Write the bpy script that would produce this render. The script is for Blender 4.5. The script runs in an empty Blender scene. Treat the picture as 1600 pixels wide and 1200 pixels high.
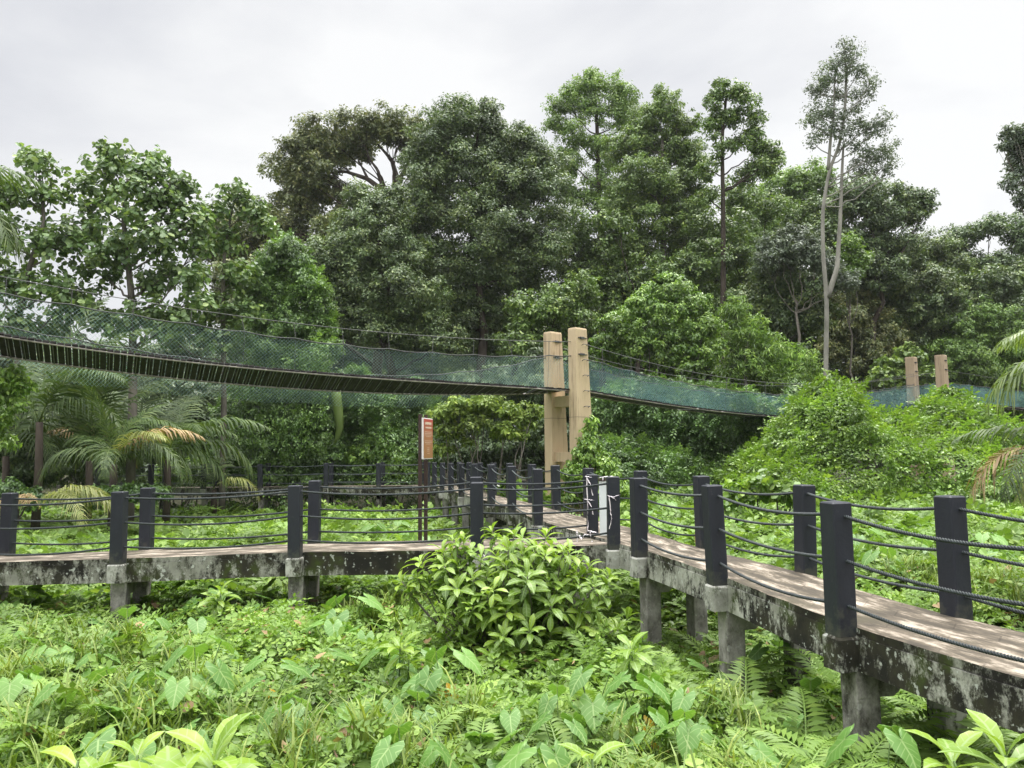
import bpy, math
import numpy as np
from mathutils import Matrix, Vector

# ------------------------------------------------------------------ scene, camera, sky, sun
S = bpy.context.scene
COL = S.collection
R = np.random.default_rng(11)
EYE, FPX, PITCH, ROLL = 3.10, 1200.0, math.radians(4.86), math.radians(0.5)

cam_d = bpy.data.cameras.new("camera")
cam_d.sensor_width = 36.0
cam_d.lens = FPX / 1600 * 36
cam_d.clip_start = 0.05
cam_d.clip_end = 2000
cam = bpy.data.objects.new("camera", cam_d)
COL.objects.link(cam)
f0 = np.array([0, math.cos(PITCH), math.sin(PITCH)])
u0 = np.array([0, -math.sin(PITCH), math.cos(PITCH)])
r0 = np.array([1.0, 0, 0])
cR, sR = math.cos(ROLL), math.sin(ROLL)
CR_ = r0 * cR - u0 * sR * -1          # right axis: a small roll, left side of the picture a little lower
CU_ = u0 * cR - r0 * sR
CR_ = r0 * cR + u0 * sR
CF_ = f0
M = Matrix(((CR_[0], CU_[0], -CF_[0], 0), (CR_[1], CU_[1], -CF_[1], 0), (CR_[2], CU_[2], -CF_[2], EYE), (0, 0, 0, 1)))
# rolling the camera the other way round makes the horizon fall to the left
M = Matrix.Translation((0, 0, EYE)) @ (Matrix.Rotation(math.radians(90) + PITCH, 4, 'X') @ Matrix.Rotation(-ROLL, 4, 'Z'))
cam.matrix_world = M
CR_, CU_, CF_ = np.array(M.col[0])[:3], np.array(M.col[1])[:3], -np.array(M.col[2])[:3]
S.camera = cam

SUN_EL, SUN_AZ = math.radians(63), math.radians(35)      # azimuth from +Y towards +X
w = bpy.data.worlds.new("World")
S.world = w
w.use_nodes = True
nt = w.node_tree
nt.nodes.clear()
N = nt.nodes.new
L = nt.links.new
out = N('ShaderNodeOutputWorld')
sky = N('ShaderNodeTexSky')
sky.sky_type = 'NISHITA'
sky.sun_disc = False
sky.sun_elevation = SUN_EL
sky.sun_rotation = SUN_AZ
bgA = N('ShaderNodeBackground')
bgA.inputs[1].default_value = 0.10
L(sky.outputs[0], bgA.inputs[0])
tc = N('ShaderNodeTexCoord')
mp = N('ShaderNodeMapping')
mp.inputs['Scale'].default_value = (1.2, 1.2, 2.4)
mp.inputs['Location'].default_value = (1.7, 0.4, 0.2)
L(tc.outputs['Generated'], mp.inputs[0])
nz = N('ShaderNodeTexNoise')
nz.inputs['Scale'].default_value = 1.5
nz.inputs['Detail'].default_value = 7
nz.inputs['Roughness'].default_value = 0.5
nz.inputs['Distortion'].default_value = 0.25
L(mp.outputs[0], nz.inputs['Vector'])
rp = N('ShaderNodeValToRGB')
rp.color_ramp.elements[0].position = 0.34
rp.color_ramp.elements[0].color = (0.72, 0.73, 0.765, 1)
rp.color_ramp.elements[1].position = 0.57
rp.color_ramp.elements[1].color = (1.0, 1.0, 0.99, 1)
L(nz.outputs[0], rp.inputs[0])
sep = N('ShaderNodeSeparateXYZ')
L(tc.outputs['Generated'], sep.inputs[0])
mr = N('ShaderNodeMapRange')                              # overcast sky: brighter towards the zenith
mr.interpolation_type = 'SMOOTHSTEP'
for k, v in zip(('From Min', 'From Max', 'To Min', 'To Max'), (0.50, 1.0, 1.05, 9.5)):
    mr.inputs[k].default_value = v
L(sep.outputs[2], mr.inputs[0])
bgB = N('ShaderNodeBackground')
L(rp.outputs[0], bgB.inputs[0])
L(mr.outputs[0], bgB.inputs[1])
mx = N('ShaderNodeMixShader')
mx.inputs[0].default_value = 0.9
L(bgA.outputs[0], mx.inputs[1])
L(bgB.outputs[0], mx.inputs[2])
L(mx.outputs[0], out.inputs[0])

sd = bpy.data.lights.new("sun", 'SUN')
sd.energy = 1.9
sd.angle = math.radians(14)
sd.color = (1.0, 0.95, 0.86)
sun = bpy.data.objects.new("sun", sd)
COL.objects.link(sun)
sv = Vector((math.sin(SUN_AZ) * math.cos(SUN_EL), math.cos(SUN_AZ) * math.cos(SUN_EL), math.sin(SUN_EL)))
sun.rotation_euler = sv.to_track_quat('Z', 'Y').to_euler()

S.view_settings.view_transform = 'Standard'
S.view_settings.look = 'None'
S.view_settings.exposure = 0.0
S.view_settings.gamma = 1.0
cy = S.cycles
cy.max_bounces = 7
cy.diffuse_bounces = 4
cy.glossy_bounces = 2
cy.transmission_bounces = 4
cy.transparent_max_bounces = 4
cy.caustics_reflective = False
cy.caustics_refractive = False
cy.use_denoising = True
cy.denoising_prefilter = 'NONE'
cy.denoiser = 'OPENIMAGEDENOISE'
cy.denoising_input_passes = 'RGB_ALBEDO_NORMAL'
cy.use_adaptive_sampling = False


# ------------------------------------------------------------------ geometry helpers
def ray(px, py):
    d = CF_ + (px - 800) / FPX * CR_ + (600 - py) / FPX * CU_
    return d


def at(px, py, depth):
    """world point seen at photo pixel (px, py), `depth` metres ahead"""
    d = ray(px, py)
    return np.array([0, 0, EYE]) + d / d[1] * depth


def project(p):
    v = np.asarray(p, float) - np.array([0, 0, EYE])
    z = v @ CF_
    return 800 + FPX * (v @ CR_) / z, 600 - FPX * (v @ CU_) / z


def norm(a):
    return a / np.maximum(np.linalg.norm(a, axis=-1, keepdims=True), 1e-9)


class MB:
    """collects geometry for ONE mesh object"""

    def __init__(self):
        self.v, self.q, self.t, self.tq, self.tt, self.uq, self.ut = [], [], [], [], [], [], []
        self.n = 0

    def add(self, v, quads=None, tris=None, tint=0.5, uv=None):
        v = np.asarray(v, float).reshape(-1, 3)
        if quads is not None and len(quads):
            q = np.asarray(quads, np.int64)
            self.q.append(q + self.n)
            self.tq.append(np.broadcast_to(np.asarray(tint, float), (len(q),)) if np.ndim(tint) == 0 else np.asarray(tint))
            self.uq.append((uv if uv is not None else v[:, :2])[q].reshape(-1, 2))
        if tris is not None and len(tris):
            t = np.asarray(tris, np.int64)
            self.t.append(t + self.n)
            self.tt.append(np.broadcast_to(np.asarray(tint, float), (len(t),)) if np.ndim(tint) == 0 else np.asarray(tint))
            self.ut.append((uv if uv is not None else v[:, :2])[t].reshape(-1, 2))
        self.v.append(v)
        self.n += len(v)
        return self

    def inst(self, tmpl, pos, rot, scale, tint):
        """many copies of a template (verts, quads, tris, uv) in this one mesh"""
        tv, tq, tt, tuv = tmpl
        n = len(pos)
        if n == 0:
            return self
        k = len(tv)
        sc = np.asarray(scale, float)
        if sc.ndim == 1:
            sc = sc[:, None]
        v = np.einsum('nij,nkj->nki', rot, tv[None] * sc[:, None, :]) + pos[:, None, :]
        off = (np.arange(n) * k)[:, None, None]
        uv = np.tile(tuv, (n, 1))
        vv = v.reshape(-1, 3)
        base = self.n
        if len(tq):
            q = (tq[None] + off).reshape(-1, 4)
            self.q.append(q + base)
            self.tq.append(np.repeat(tint, len(tq)))
            self.uq.append(uv[q].reshape(-1, 2))
        if len(tt):
            t = (tt[None] + off).reshape(-1, 3)
            self.t.append(t + base)
            self.tt.append(np.repeat(tint, len(tt)))
            self.ut.append(uv[t].reshape(-1, 2))
        self.v.append(vv)
        self.n += len(vv)
        return self

    def tube(self, pts, rad, sides=6, tint=0.5, cap=True):
        p = np.asarray(pts, float)
        n = len(p)
        rad = np.broadcast_to(np.asarray(rad, float), (n,))
        tg = norm(np.gradient(p, axis=0))
        ref = np.array([0.0, 0, 1]) if abs(tg[:, 2]).mean() < 0.8 else np.array([1.0, 0.13, 0])
        a = norm(np.cross(tg, ref))
        b = np.cross(tg, a)
        th = np.arange(sides) / sides * 2 * np.pi
        ring = a[:, None] * np.cos(th)[None, :, None] + b[:, None] * np.sin(th)[None, :, None]
        v = p[:, None] + ring * rad[:, None, None]
        s = np.concatenate([[0], np.cumsum(np.linalg.norm(np.diff(p, axis=0), axis=1))])
        uv = np.stack(np.broadcast_arrays(s[:, None], (th / 6.2832)[None]), -1).reshape(-1, 2)
        i = np.arange(n - 1)[:, None] * sides
        j = np.arange(sides)[None]
        j2 = (j + 1) % sides
        q = np.stack([i + j, i + j2, i + sides + j2, i + sides + j], -1).reshape(-1, 4)
        v = v.reshape(-1, 3)
        tr = []
        if cap:
            k = len(v)
            v = np.vstack([v, p[0], p[-1]])
            uv = np.vstack([uv, [0, 0], [s[-1], 0]])
            for m in range(sides):
                tr.append((k, (m + 1) % sides, m))
                tr.append((k + 1, (n - 1) * sides + m, (n - 1) * sides + (m + 1) % sides))
        return self.add(v, q, tr, tint, uv)

    def box(self, c, half, ax=None, tint=0.5, top=None, bevel=0.0):
        """box about c with half sizes along axes ax; top = scale of the upper face (x, y)"""
        ax = np.eye(3) if ax is None else np.asarray(ax, float)
        sx = np.array([-1, 1, 1, -1, -1, 1, 1, -1.0])
        sy = np.array([-1, -1, 1, 1, -1, -1, 1, 1.0])
        sz = np.array([-1, -1, -1, -1, 1, 1, 1, 1.0])
        if bevel:
            hx, hy, hz = half
            lv = []
            prof = [(0, -hz), (0, hz - bevel), (bevel, hz)]
            for ins, z in prof:
                x, y, b = hx - ins, hy - ins, bevel
                for (x1, y1) in ((-x + b, -y), (x - b, -y), (x, -y + b), (x, y - b), (x - b, y), (-x + b, y), (-x, y - b), (-x, -y + b)):
                    lv.append((x1, y1, z))
            lv = np.array(lv)
            q = []
            for r_ in range(2):
                for m in range(8):
                    q.append((r_ * 8 + m, r_ * 8 + (m + 1) % 8, r_ * 8 + 8 + (m + 1) % 8, r_ * 8 + 8 + m))
            q += [(16, 17, 18, 19), (16, 19, 20, 23), (20, 21, 22, 23)]
            q += [(3, 2, 1, 0), (7, 4, 3, 0), (7, 6, 5, 4)]
            return self.add(np.asarray(c) + lv @ ax, q, None, tint)
        kx = ky = np.ones(8)
        if top is not None:
            kx = np.where(sz > 0, top[0], 1.0)
            ky = np.where(sz > 0, top[1], 1.0)
        v = np.asarray(c) + np.stack([sx * half[0] * kx, sy * half[1] * ky, sz * half[2]], 1) @ ax
        q = [(0, 3, 2, 1), (4, 5, 6, 7), (0, 1, 5, 4), (1, 2, 6, 5), (2, 3, 7, 6), (3, 0, 4, 7)]
        return self.add(v, q, None, tint)

    def mesh(self, name, mat, smooth=False):
        me = bpy.data.meshes.new(name)
        V = np.vstack(self.v)
        q = np.vstack(self.q) if self.q else np.zeros((0, 4), np.int64)
        t = np.vstack(self.t) if self.t else np.zeros((0, 3), np.int64)
        me.vertices.add(len(V))
        me.vertices.foreach_set('co', V.astype(np.float32).ravel())
        loops = np.concatenate([q.ravel(), t.ravel()]).astype(np.int32)
        me.loops.add(len(loops))
        me.loops.foreach_set('vertex_index', loops)
        tot = np.concatenate([np.full(len(q), 4), np.full(len(t), 3)]).astype(np.int32)
        st = np.concatenate([[0], np.cumsum(tot)[:-1]]).astype(np.int32)
        me.polygons.add(len(tot))
        me.polygons.foreach_set('loop_start', st)
        me.polygons.foreach_set('loop_total', tot)
        me.polygons.foreach_set('use_smooth', np.full(len(tot), bool(smooth)))
        at_ = me.attributes.new('tint', 'FLOAT', 'FACE')
        tv = np.concatenate([np.concatenate(self.tq) if self.tq else np.zeros(0), np.concatenate(self.tt) if self.tt else np.zeros(0)])
        at_.data.foreach_set('value', tv.astype(np.float32))
        uvl = me.uv_layers.new(name='UVMap')
        uv = np.vstack([*self.uq, *self.ut])
        uvl.data.foreach_set('uv', uv.astype(np.float32).ravel())
        me.materials.append(mat)
        me.update(calc_edges=True)
        return me

    def build(self, name, mat, parent=None, smooth=False):
        o = bpy.data.objects.new(name, self.mesh(name, mat, smooth))
        COL.objects.link(o)
        if parent is not None:
            o.parent = parent
            o.matrix_parent_inverse = Matrix.Translation(-Vector(parent.location)) if parent.type == 'EMPTY' else Matrix()
        return o


def tag(o, label=None, cat=None, group=None, kind=None):
    if label: o['label'] = label
    if cat: o['category'] = cat
    if group: o['group'] = group
    if kind: o['kind'] = kind
    return o


def thing(name, loc, label, cat, group=None):
    o = bpy.data.objects.new(name, None)
    o.empty_display_size = 0.3
    o.location = Vector([float(c) for c in loc])
    COL.objects.link(o)
    return tag(o, label, cat, group)


def copy_tree(o, parent=None):
    c = o.copy()
    COL.objects.link(c)
    if parent is not None:
        c.parent = parent
    for ch in o.children:
        copy_tree(ch, c)
    return c


# ------------------------------------------------------------------ materials
def new_mat(name):
    m = bpy.data.materials.new(name)
    m.use_nodes = True
    t = m.node_tree
    t.nodes.clear()
    return m, t, t.nodes.new, t.links.new


def ramp(n, stops):
    r = n('ShaderNodeValToRGB')
    e = r.color_ramp.elements
    while len(e) < len(stops):
        e.new(0.5)
    for el, (p, c) in zip(e, stops):
        el.position = p
        el.color = (*c, 1) if len(c) == 3 else c
    return r


def leaf_mat(name, stops, transl=0.3, rough=0.45, spec=0.35, vein=False, patch=0.35, pscale=0.6):
    m, t, n, l = new_mat(name)
    a = n('ShaderNodeAttribute')
    a.attribute_name = 'tint'
    r = ramp(n, stops)
    l(a.outputs['Fac'], r.inputs[0])
    g = n('ShaderNodeNewGeometry')
    nz = n('ShaderNodeTexNoise')
    nz.inputs['Scale'].default_value = pscale
    nz.inputs['Detail'].default_value = 3
    l(g.outputs['Position'], nz.inputs['Vector'])
    mr = n('ShaderNodeMapRange')
    for k, v in zip(('From Min', 'From Max', 'To Min', 'To Max'), (0.3, 0.7, 1 - patch, 1 + patch)):
        mr.inputs[k].default_value = v
    l(nz.outputs[0], mr.inputs[0])
    mul = n('ShaderNodeVectorMath')
    mul.operation = 'SCALE'
    l(r.outputs[0], mul.inputs[0])
    l(mr.outputs[0], mul.inputs['Scale'])
    col = mul.outputs[0]
    if vein:                       # pale midrib and side veins of a broad leaf
        uv = n('ShaderNodeUVMap')
        sp = n('ShaderNodeSeparateXYZ')
        l(uv.outputs[0], sp.inputs[0])
        ab = n('ShaderNodeMath'); ab.operation = 'ABSOLUTE'
        l(sp.outputs[0], ab.inputs[0])
        s1 = n('ShaderNodeMath'); s1.operation = 'MULTIPLY_ADD'
        l(ab.outputs[0], s1.inputs[0]); s1.inputs[1].default_value = -0.75
        l(sp.outputs[1], s1.inputs[2])
        s2 = n('ShaderNodeMath'); s2.operation = 'MULTIPLY'
        l(s1.outputs[0], s2.inputs[0]); s2.inputs[1].default_value = 6.5
        fr = n('ShaderNodeMath'); fr.operation = 'PINGPONG'
        l(s2.outputs[0], fr.inputs[0]); fr.inputs[1].default_value = 0.5
        v1 = n('ShaderNodeMapRange')
        for k, v in zip(('From Min', 'From Max', 'To Min', 'To Max'), (0.03, 0.1, 0.55, 0.0)):
            v1.inputs[k].default_value = v
        l(fr.outputs[0], v1.inputs[0])
        v2 = n('ShaderNodeMapRange')
        for k, v in zip(('From Min', 'From Max', 'To Min', 'To Max'), (0.012, 0.03, 0.8, 0.0)):
            v2.inputs[k].default_value = v
        l(ab.outputs[0], v2.inputs[0])
        mxv = n('ShaderNodeMath'); mxv.operation = 'MAXIMUM'
        l(v1.outputs[0], mxv.inputs[0]); l(v2.outputs[0], mxv.inputs[1])
        mc = n('ShaderNodeMix'); mc.data_type = 'RGBA'
        l(mxv.outputs[0], mc.inputs['Factor'])
        l(col, mc.inputs[6])
        mc.inputs[7].default_value = (0.30, 0.42, 0.16, 1)
        col = mc.outputs[2]
    p = n('ShaderNodeBsdfPrincipled')
    p.inputs['Roughness'].default_value = rough
    p.inputs['Specular IOR Level'].default_value = spec
    l(col, p.inputs['Base Color'])
    tr = n('ShaderNodeBsdfTranslucent')
    warm = n('ShaderNodeVectorMath'); warm.operation = 'MULTIPLY'
    l(col, warm.inputs[0]); warm.inputs[1].default_value = (1.25, 1.3, 0.6)
    l(warm.outputs[0], tr.inputs[0])
    mx = n('ShaderNodeMixShader'); mx.inputs[0].default_value = transl
    l(p.outputs[0], mx.inputs[1]); l(tr.outputs[0], mx.inputs[2])
    o = n('ShaderNodeOutputMaterial')
    l(mx.outputs[0], o.inputs[0])
    return m


def plain(name, rgb, rough=0.7, var=0.25, scale=4.0, bump=0.0, spec=0.3, stretch=None, rgb2=None, metal=0.0):
    m, t, n, l = new_mat(name)
    g = n('ShaderNodeNewGeometry')
    vec = g.outputs['Position']
    if stretch:
        mp = n('ShaderNodeMapping'); mp.inputs['Scale'].default_value = stretch
        l(vec, mp.inputs[0]); vec = mp.outputs[0]
    nz = n('ShaderNodeTexNoise'); nz.inputs['Scale'].default_value = scale; nz.inputs['Detail'].default_value = 6; nz.inputs['Roughness'].default_value = 0.6
    l(vec, nz.inputs['Vector'])
    lo = tuple(c * (1 - var) for c in rgb)
    hi = tuple(min(1, c * (1 + var)) for c in (rgb2 or rgb))
    r = ramp(n, [(0.32, lo), (0.68, hi)])
    l(nz.outputs[0], r.inputs[0])
    p = n('ShaderNodeBsdfPrincipled')
    p.inputs['Roughness'].default_value = rough
    p.inputs['Specular IOR Level'].default_value = spec
    p.inputs['Metallic'].default_value = metal
    l(r.outputs[0], p.inputs['Base Color'])
    if bump:
        b = n('ShaderNodeBump'); b.inputs['Strength'].default_value = bump; b.inputs['Distance'].default_value = 0.02
        l(nz.outputs[0], b.inputs['Height']); l(b.outputs[0], p.inputs['Normal'])
    o = n('ShaderNodeOutputMaterial')
    l(p.outputs[0], o.inputs[0])
    return m


def stained(name, dark_amount=0.5,  base=((0.30, 0.31, 0.26), (0.52, 0.53, 0.47)), moss=0.5, streak=True, soft=0.035, lichen=0.85):
    """old whitewashed concrete: black mould, moss, pale flaking paint"""
    m, t, n, l = new_mat(name)
    g = n('ShaderNodeNewGeometry')
    def noise(scale, detail, rough=0.6, sc=None, loc=(0, 0, 0)):
        mp = n('ShaderNodeMapping'); mp.inputs['Scale'].default_value = sc or (1, 1, 1); mp.inputs['Location'].default_value = loc
        l(g.outputs['Position'], mp.inputs[0])
        z = n('ShaderNodeTexNoise'); z.inputs['Scale'].default_value = scale; z.inputs['Detail'].default_value = detail; z.inputs['Roughness'].default_value = rough
        l(mp.outputs[0], z.inputs['Vector'])
        return z.outputs[0]
    big = noise(0.55, 2)
    fine = noise(7.0, 9, 0.72, (1, 1, 0.55) if streak else None)
    tiny = noise(34.0, 5, 0.7, None, (3, 1, 7))
    br = ramp(n, [(0.3, base[0]), (0.7, base[1])])
    l(noise(3.0, 6, 0.6, None, (9, 2, 1)), br.inputs[0])
    add = n('ShaderNodeMath'); add.operation = 'MULTIPLY_ADD'
    l(big, add.inputs[0]); add.inputs[1].default_value = 0.9; l(fine, add.inputs[2])
    add2 = n('ShaderNodeMath'); add2.operation = 'MULTIPLY_ADD'
    l(tiny, add2.inputs[0]); add2.inputs[1].default_value = 0.25; l(add.outputs[0], add2.inputs[2])
    th = 1.075 + (0.5 - dark_amount) * 0.5
    mr = n('ShaderNodeMapRange')
    for k, v in zip(('From Min', 'From Max', 'To Min', 'To Max'), (th - soft, th + soft, 0.0, 1.0)):
        mr.inputs[k].default_value = v
    l(add2.outputs[0], mr.inputs[0])
    mo = ramp(n, [(0.40, (0.018, 0.017, 0.014)), (0.52, (0.035, 0.033, 0.022)), (0.64, (0.035 + 0.02 * moss, 0.045 + 0.03 * moss, 0.016))])
    l(noise(2.2, 7, 0.6, None, (4, 4, 1)), mo.inputs[0])
    mc = n('ShaderNodeMix'); mc.data_type = 'RGBA'
    l(mr.outputs[0], mc.inputs['Factor']); l(br.outputs[0], mc.inputs[6]); l(mo.outputs[0], mc.inputs[7])
    # scattered pale lichen spots on the dark
    vo = noise(15.0, 3, 0.5, None, (2, 8, 5))
    sp = n('ShaderNodeMapRange')
    for k, v in zip(('From Min', 'From Max', 'To Min', 'To Max'), (0.63, 0.68, 0.0, lichen)):
        sp.inputs[k].default_value = v
    l(vo, sp.inputs[0])
    mc2 = n('ShaderNodeMix'); mc2.data_type = 'RGBA'
    l(sp.outputs[0], mc2.inputs['Factor']); l(mc.outputs[2], mc2.inputs[6]); mc2.inputs[7].default_value = (0.50, 0.52, 0.47, 1)
    p = n('ShaderNodeBsdfPrincipled'); p.inputs['Roughness'].default_value = 0.9; p.inputs['Specular IOR Level'].default_value = 0.2
    l(mc2.outputs[2], p.inputs['Base Color'])
    b = n('ShaderNodeBump'); b.inputs['Strength'].default_value = 0.6; b.inputs['Distance'].default_value = 0.015
    l(add2.outputs[0], b.inputs['Height']); l(b.outputs[0], p.inputs['Normal'])
    o = n('ShaderNodeOutputMaterial'); l(p.outputs[0], o.inputs[0])
    return m


def deck_mat():
    m, t, n, l = new_mat('stamped_concrete')
    uv = n('ShaderNodeUVMap')
    def noise(scale, detail, sc, loc=(0, 0, 0), rough=0.6):
        mp = n('ShaderNodeMapping'); mp.inputs['Scale'].default_value = sc; mp.inputs['Location'].default_value = loc
        l(uv.outputs[0], mp.inputs[0])
        z = n('ShaderNodeTexNoise'); z.inputs['Scale'].default_value = scale; z.inputs['Detail'].default_value = detail; z.inputs['Roughness'].default_value = rough
        l(mp.outputs[0], z.inputs['Vector'])
        return z.outputs[0]
    a = noise(3.0, 9, (0.5, 1.7, 1), rough=0.72)
    c1 = ramp(n, [(0.42, (0.066, 0.056, 0.042)), (0.51, (0.122, 0.100, 0.073)), (0.56, (0.25, 0.212, 0.165)), (0.65, (0.44, 0.385, 0.315))])
    l(a, c1.inputs[0])
    bt = n('ShaderNodeTexBrick')
    bt.offset = 0.4
    bt.inputs['Scale'].default_value = 1.0
    bt.inputs['Mortar Size'].default_value = 0.008
    bt.inputs['Brick Width'].default_value = 0.9
    bt.inputs['Row Height'].default_value = 0.21
    bt.inputs['Color1'].default_value = (1, 1, 1, 1); bt.inputs['Color2'].default_value = (0.8, 0.8, 0.8, 1); bt.inputs['Mortar'].default_value = (0.3, 0.3, 0.3, 1)
    mpb = n('ShaderNodeMapping'); mpb.inputs['Rotation'].default_value = (0, 0, 0.5)
    l(uv.outputs[0], mpb.inputs[0])
    l(mpb.outputs[0], bt.inputs['Vector'])
    mul = n('ShaderNodeMix'); mul.data_type = 'RGBA'; mul.blend_type = 'MULTIPLY'; mul.inputs['Factor'].default_value = 0.45
    l(c1.outputs[0], mul.inputs[6]); l(bt.outputs[0], mul.inputs[7])
    # moss and damp creeping in from the edges in irregular tongues
    ms = noise(1.4, 6, (1, 1, 1), (5, 3, 0))
    mm = n('ShaderNodeMapRange')
    for k, v in zip(('From Min', 'From Max', 'To Min', 'To Max'), (0.56, 0.68, 0.0, 0.7)):
        mm.inputs[k].default_value = v
    l(ms, mm.inputs[0])
    mc = n('ShaderNodeMix'); mc.data_type = 'RGBA'
    l(mm.outputs[0], mc.inputs['Factor']); l(mul.outputs[2], mc.inputs[6]); mc.inputs[7].default_value = (0.075, 0.066, 0.042, 1)
    p = n('ShaderNodeBsdfPrincipled'); p.inputs['Roughness'].default_value = 0.85; p.inputs['Specular IOR Level'].default_value = 0.25
    l(mc.outputs[2], p.inputs['Base Color'])
    b = n('ShaderNodeBump'); b.inputs['Strength'].default_value = 0.5; b.inputs['Distance'].default_value = 0.01
    l(bt.outputs[0], b.inputs['Height']); l(b.outputs[0], p.inputs['Normal'])
    o = n('ShaderNodeOutputMaterial'); l(p.outputs[0], o.inputs[0])
    return m


def streaky(name, a, b, dirt):
    m, t, n, l = new_mat(name)
    g = n('ShaderNodeNewGeometry')
    def nz(sc, d, s3):
        mp_ = n('ShaderNodeMapping'); mp_.inputs['Scale'].default_value = s3; l(g.outputs['Position'], mp_.inputs[0])
        z = n('ShaderNodeTexNoise'); z.inputs['Scale'].default_value = sc; z.inputs['Detail'].default_value = d; z.inputs['Roughness'].default_value = 0.65; l(mp_.outputs[0], z.inputs['Vector']); return z.outputs[0]
    r_ = ramp(n, [(0.3, a), (0.7, b)]); l(nz(1.2, 5, (1, 1, 0.5)), r_.inputs[0])
    k = ramp(n, [(0.50, (0, 0, 0)), (0.66, (0.75, 0.75, 0.75))]); l(nz(7.0, 7, (1.4, 1.4, 0.10)), k.inputs[0])
    k2 = ramp(n, [(0.45, (0.15, 0.15, 0.15)), (0.6, (1, 1, 1))]); l(nz(0.7, 3, (1, 1, 1)), k2.inputs[0])
    mm = n('ShaderNodeMath'); mm.operation = 'MULTIPLY'; l(k.outputs[0], mm.inputs[0]); l(k2.outputs[0], mm.inputs[1])
    mc = n('ShaderNodeMix'); mc.data_type = 'RGBA'; l(mm.outputs[0], mc.inputs['Factor']); l(r_.outputs[0], mc.inputs[6]); mc.inputs[7].default_value = (*dirt, 1)
    p = n('ShaderNodeBsdfPrincipled'); p.inputs['Roughness'].default_value = 0.88; p.inputs['Specular IOR Level'].default_value = 0.2; l(mc.outputs[2], p.inputs['Base Color'])
    bp = n('ShaderNodeBump'); bp.inputs['Strength'].default_value = 0.3; bp.inputs['Distance'].default_value = 0.02; l(nz(12, 6, (1, 1, 1)), bp.inputs['Height']); l(bp.outputs[0], p.inputs['Normal'])
    o = n('ShaderNodeOutputMaterial'); l(p.outputs[0], o.inputs[0])
    return m


def post_mat():
    """black paint on concrete: scuffed, a little green at the foot of the posts, greyer where it has worn"""
    m, t, n, l = new_mat('black_painted_concrete')
    tcn = n('ShaderNodeTexCoord'); g = n('ShaderNodeNewGeometry')
    def nz(sc, d, s3=(1, 1, 1)):
        mp_ = n('ShaderNodeMapping'); mp_.inputs['Scale'].default_value = s3; l(g.outputs['Position'], mp_.inputs[0])
        z = n('ShaderNodeTexNoise'); z.inputs['Scale'].default_value = sc; z.inputs['Detail'].default_value = d; z.inputs['Roughness'].default_value = 0.65; l(mp_.outputs[0], z.inputs['Vector']); return z.outputs[0]
    base = ramp(n, [(0.3, (0.013, 0.015, 0.021)), (0.7, (0.023, 0.026, 0.035))]); l(nz(5, 6, (1, 1, 0.3)), base.inputs[0])
    worn = n('ShaderNodeMapRange')
    for k, v in zip(('From Min', 'From Max', 'To Min', 'To Max'), (0.62, 0.76, 0, 0.3)): worn.inputs[k].default_value = v
    l(nz(16, 8), worn.inputs[0])
    m1 = n('ShaderNodeMix'); m1.data_type = 'RGBA'; l(worn.outputs[0], m1.inputs['Factor']); l(base.outputs[0], m1.inputs[6]); m1.inputs[7].default_value = (0.10, 0.10, 0.10, 1)
    sp = n('ShaderNodeSeparateXYZ'); l(tcn.outputs['Object'], sp.inputs[0])
    ad = n('ShaderNodeMath'); ad.operation = 'MULTIPLY_ADD'; l(nz(9, 6), ad.inputs[0]); ad.inputs[1].default_value = -0.9; l(sp.outputs[2], ad.inputs[2])
    ft = n('ShaderNodeMapRange')
    for k, v in zip(('From Min', 'From Max', 'To Min', 'To Max'), (-0.42, -0.28, 0.8, 0)): ft.inputs[k].default_value = v
    l(ad.outputs[0], ft.inputs[0])
    m2 = n('ShaderNodeMix'); m2.data_type = 'RGBA'; l(ft.outputs[0], m2.inputs['Factor']); l(m1.outputs[2], m2.inputs[6]); m2.inputs[7].default_value = (0.055, 0.055, 0.045, 1)
    p = n('ShaderNodeBsdfPrincipled'); p.inputs['Roughness'].default_value = 0.55; p.inputs['Specular IOR Level'].default_value = 0.35; l(m2.outputs[2], p.inputs['Base Color'])
    b = n('ShaderNodeBump'); b.inputs['Strength'].default_value = 0.35; b.inputs['Distance'].default_value = 0.01; l(nz(22, 6), b.inputs['Height']); l(b.outputs[0], p.inputs['Normal'])
    o = n('ShaderNodeOutputMaterial'); l(p.outputs[0], o.inputs[0])
    return m


MT = {}
MT['deck'] = deck_mat()
MT['beam'] = stained('mouldy_concrete', 0.62, ((0.16, 0.16, 0.13), (0.40, 0.40, 0.35)), 0.6, True, 0.075, 0.75)
MT['beam_pale'] = stained('whitewashed_concrete', 0.52, ((0.20, 0.20, 0.165), (0.50, 0.50, 0.44)), 0.6, True, 0.07, 0.75)
MT['corbel'] = stained('stained_corbel', 0.50, ((0.2, 0.2, 0.17), (0.5, 0.5, 0.45)), 0.4, True, 0.08, 0.6)
MT['pier'] = stained('weathered_pier', 0.43, ((0.16, 0.15, 0.135), (0.36, 0.345, 0.315)), 0.2, True, 0.16, 0.3)
MT['post'] = post_mat()
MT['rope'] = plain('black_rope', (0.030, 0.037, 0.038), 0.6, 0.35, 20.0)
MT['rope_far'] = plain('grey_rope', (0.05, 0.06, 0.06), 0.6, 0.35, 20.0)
MT['tan'] = streaky('tan_painted_concrete', (0.50, 0.385, 0.245), (0.57, 0.445, 0.295), (0.24, 0.17, 0.11))
MT['tan2'] = streaky('brown_painted_concrete', (0.41, 0.31, 0.205), (0.48, 0.375, 0.26), (0.17, 0.12, 0.09))
MT['steel'] = plain('galvanised_wire', (0.12, 0.12, 0.115), 0.5, 0.3, 8.0, metal=0.3)
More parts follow.
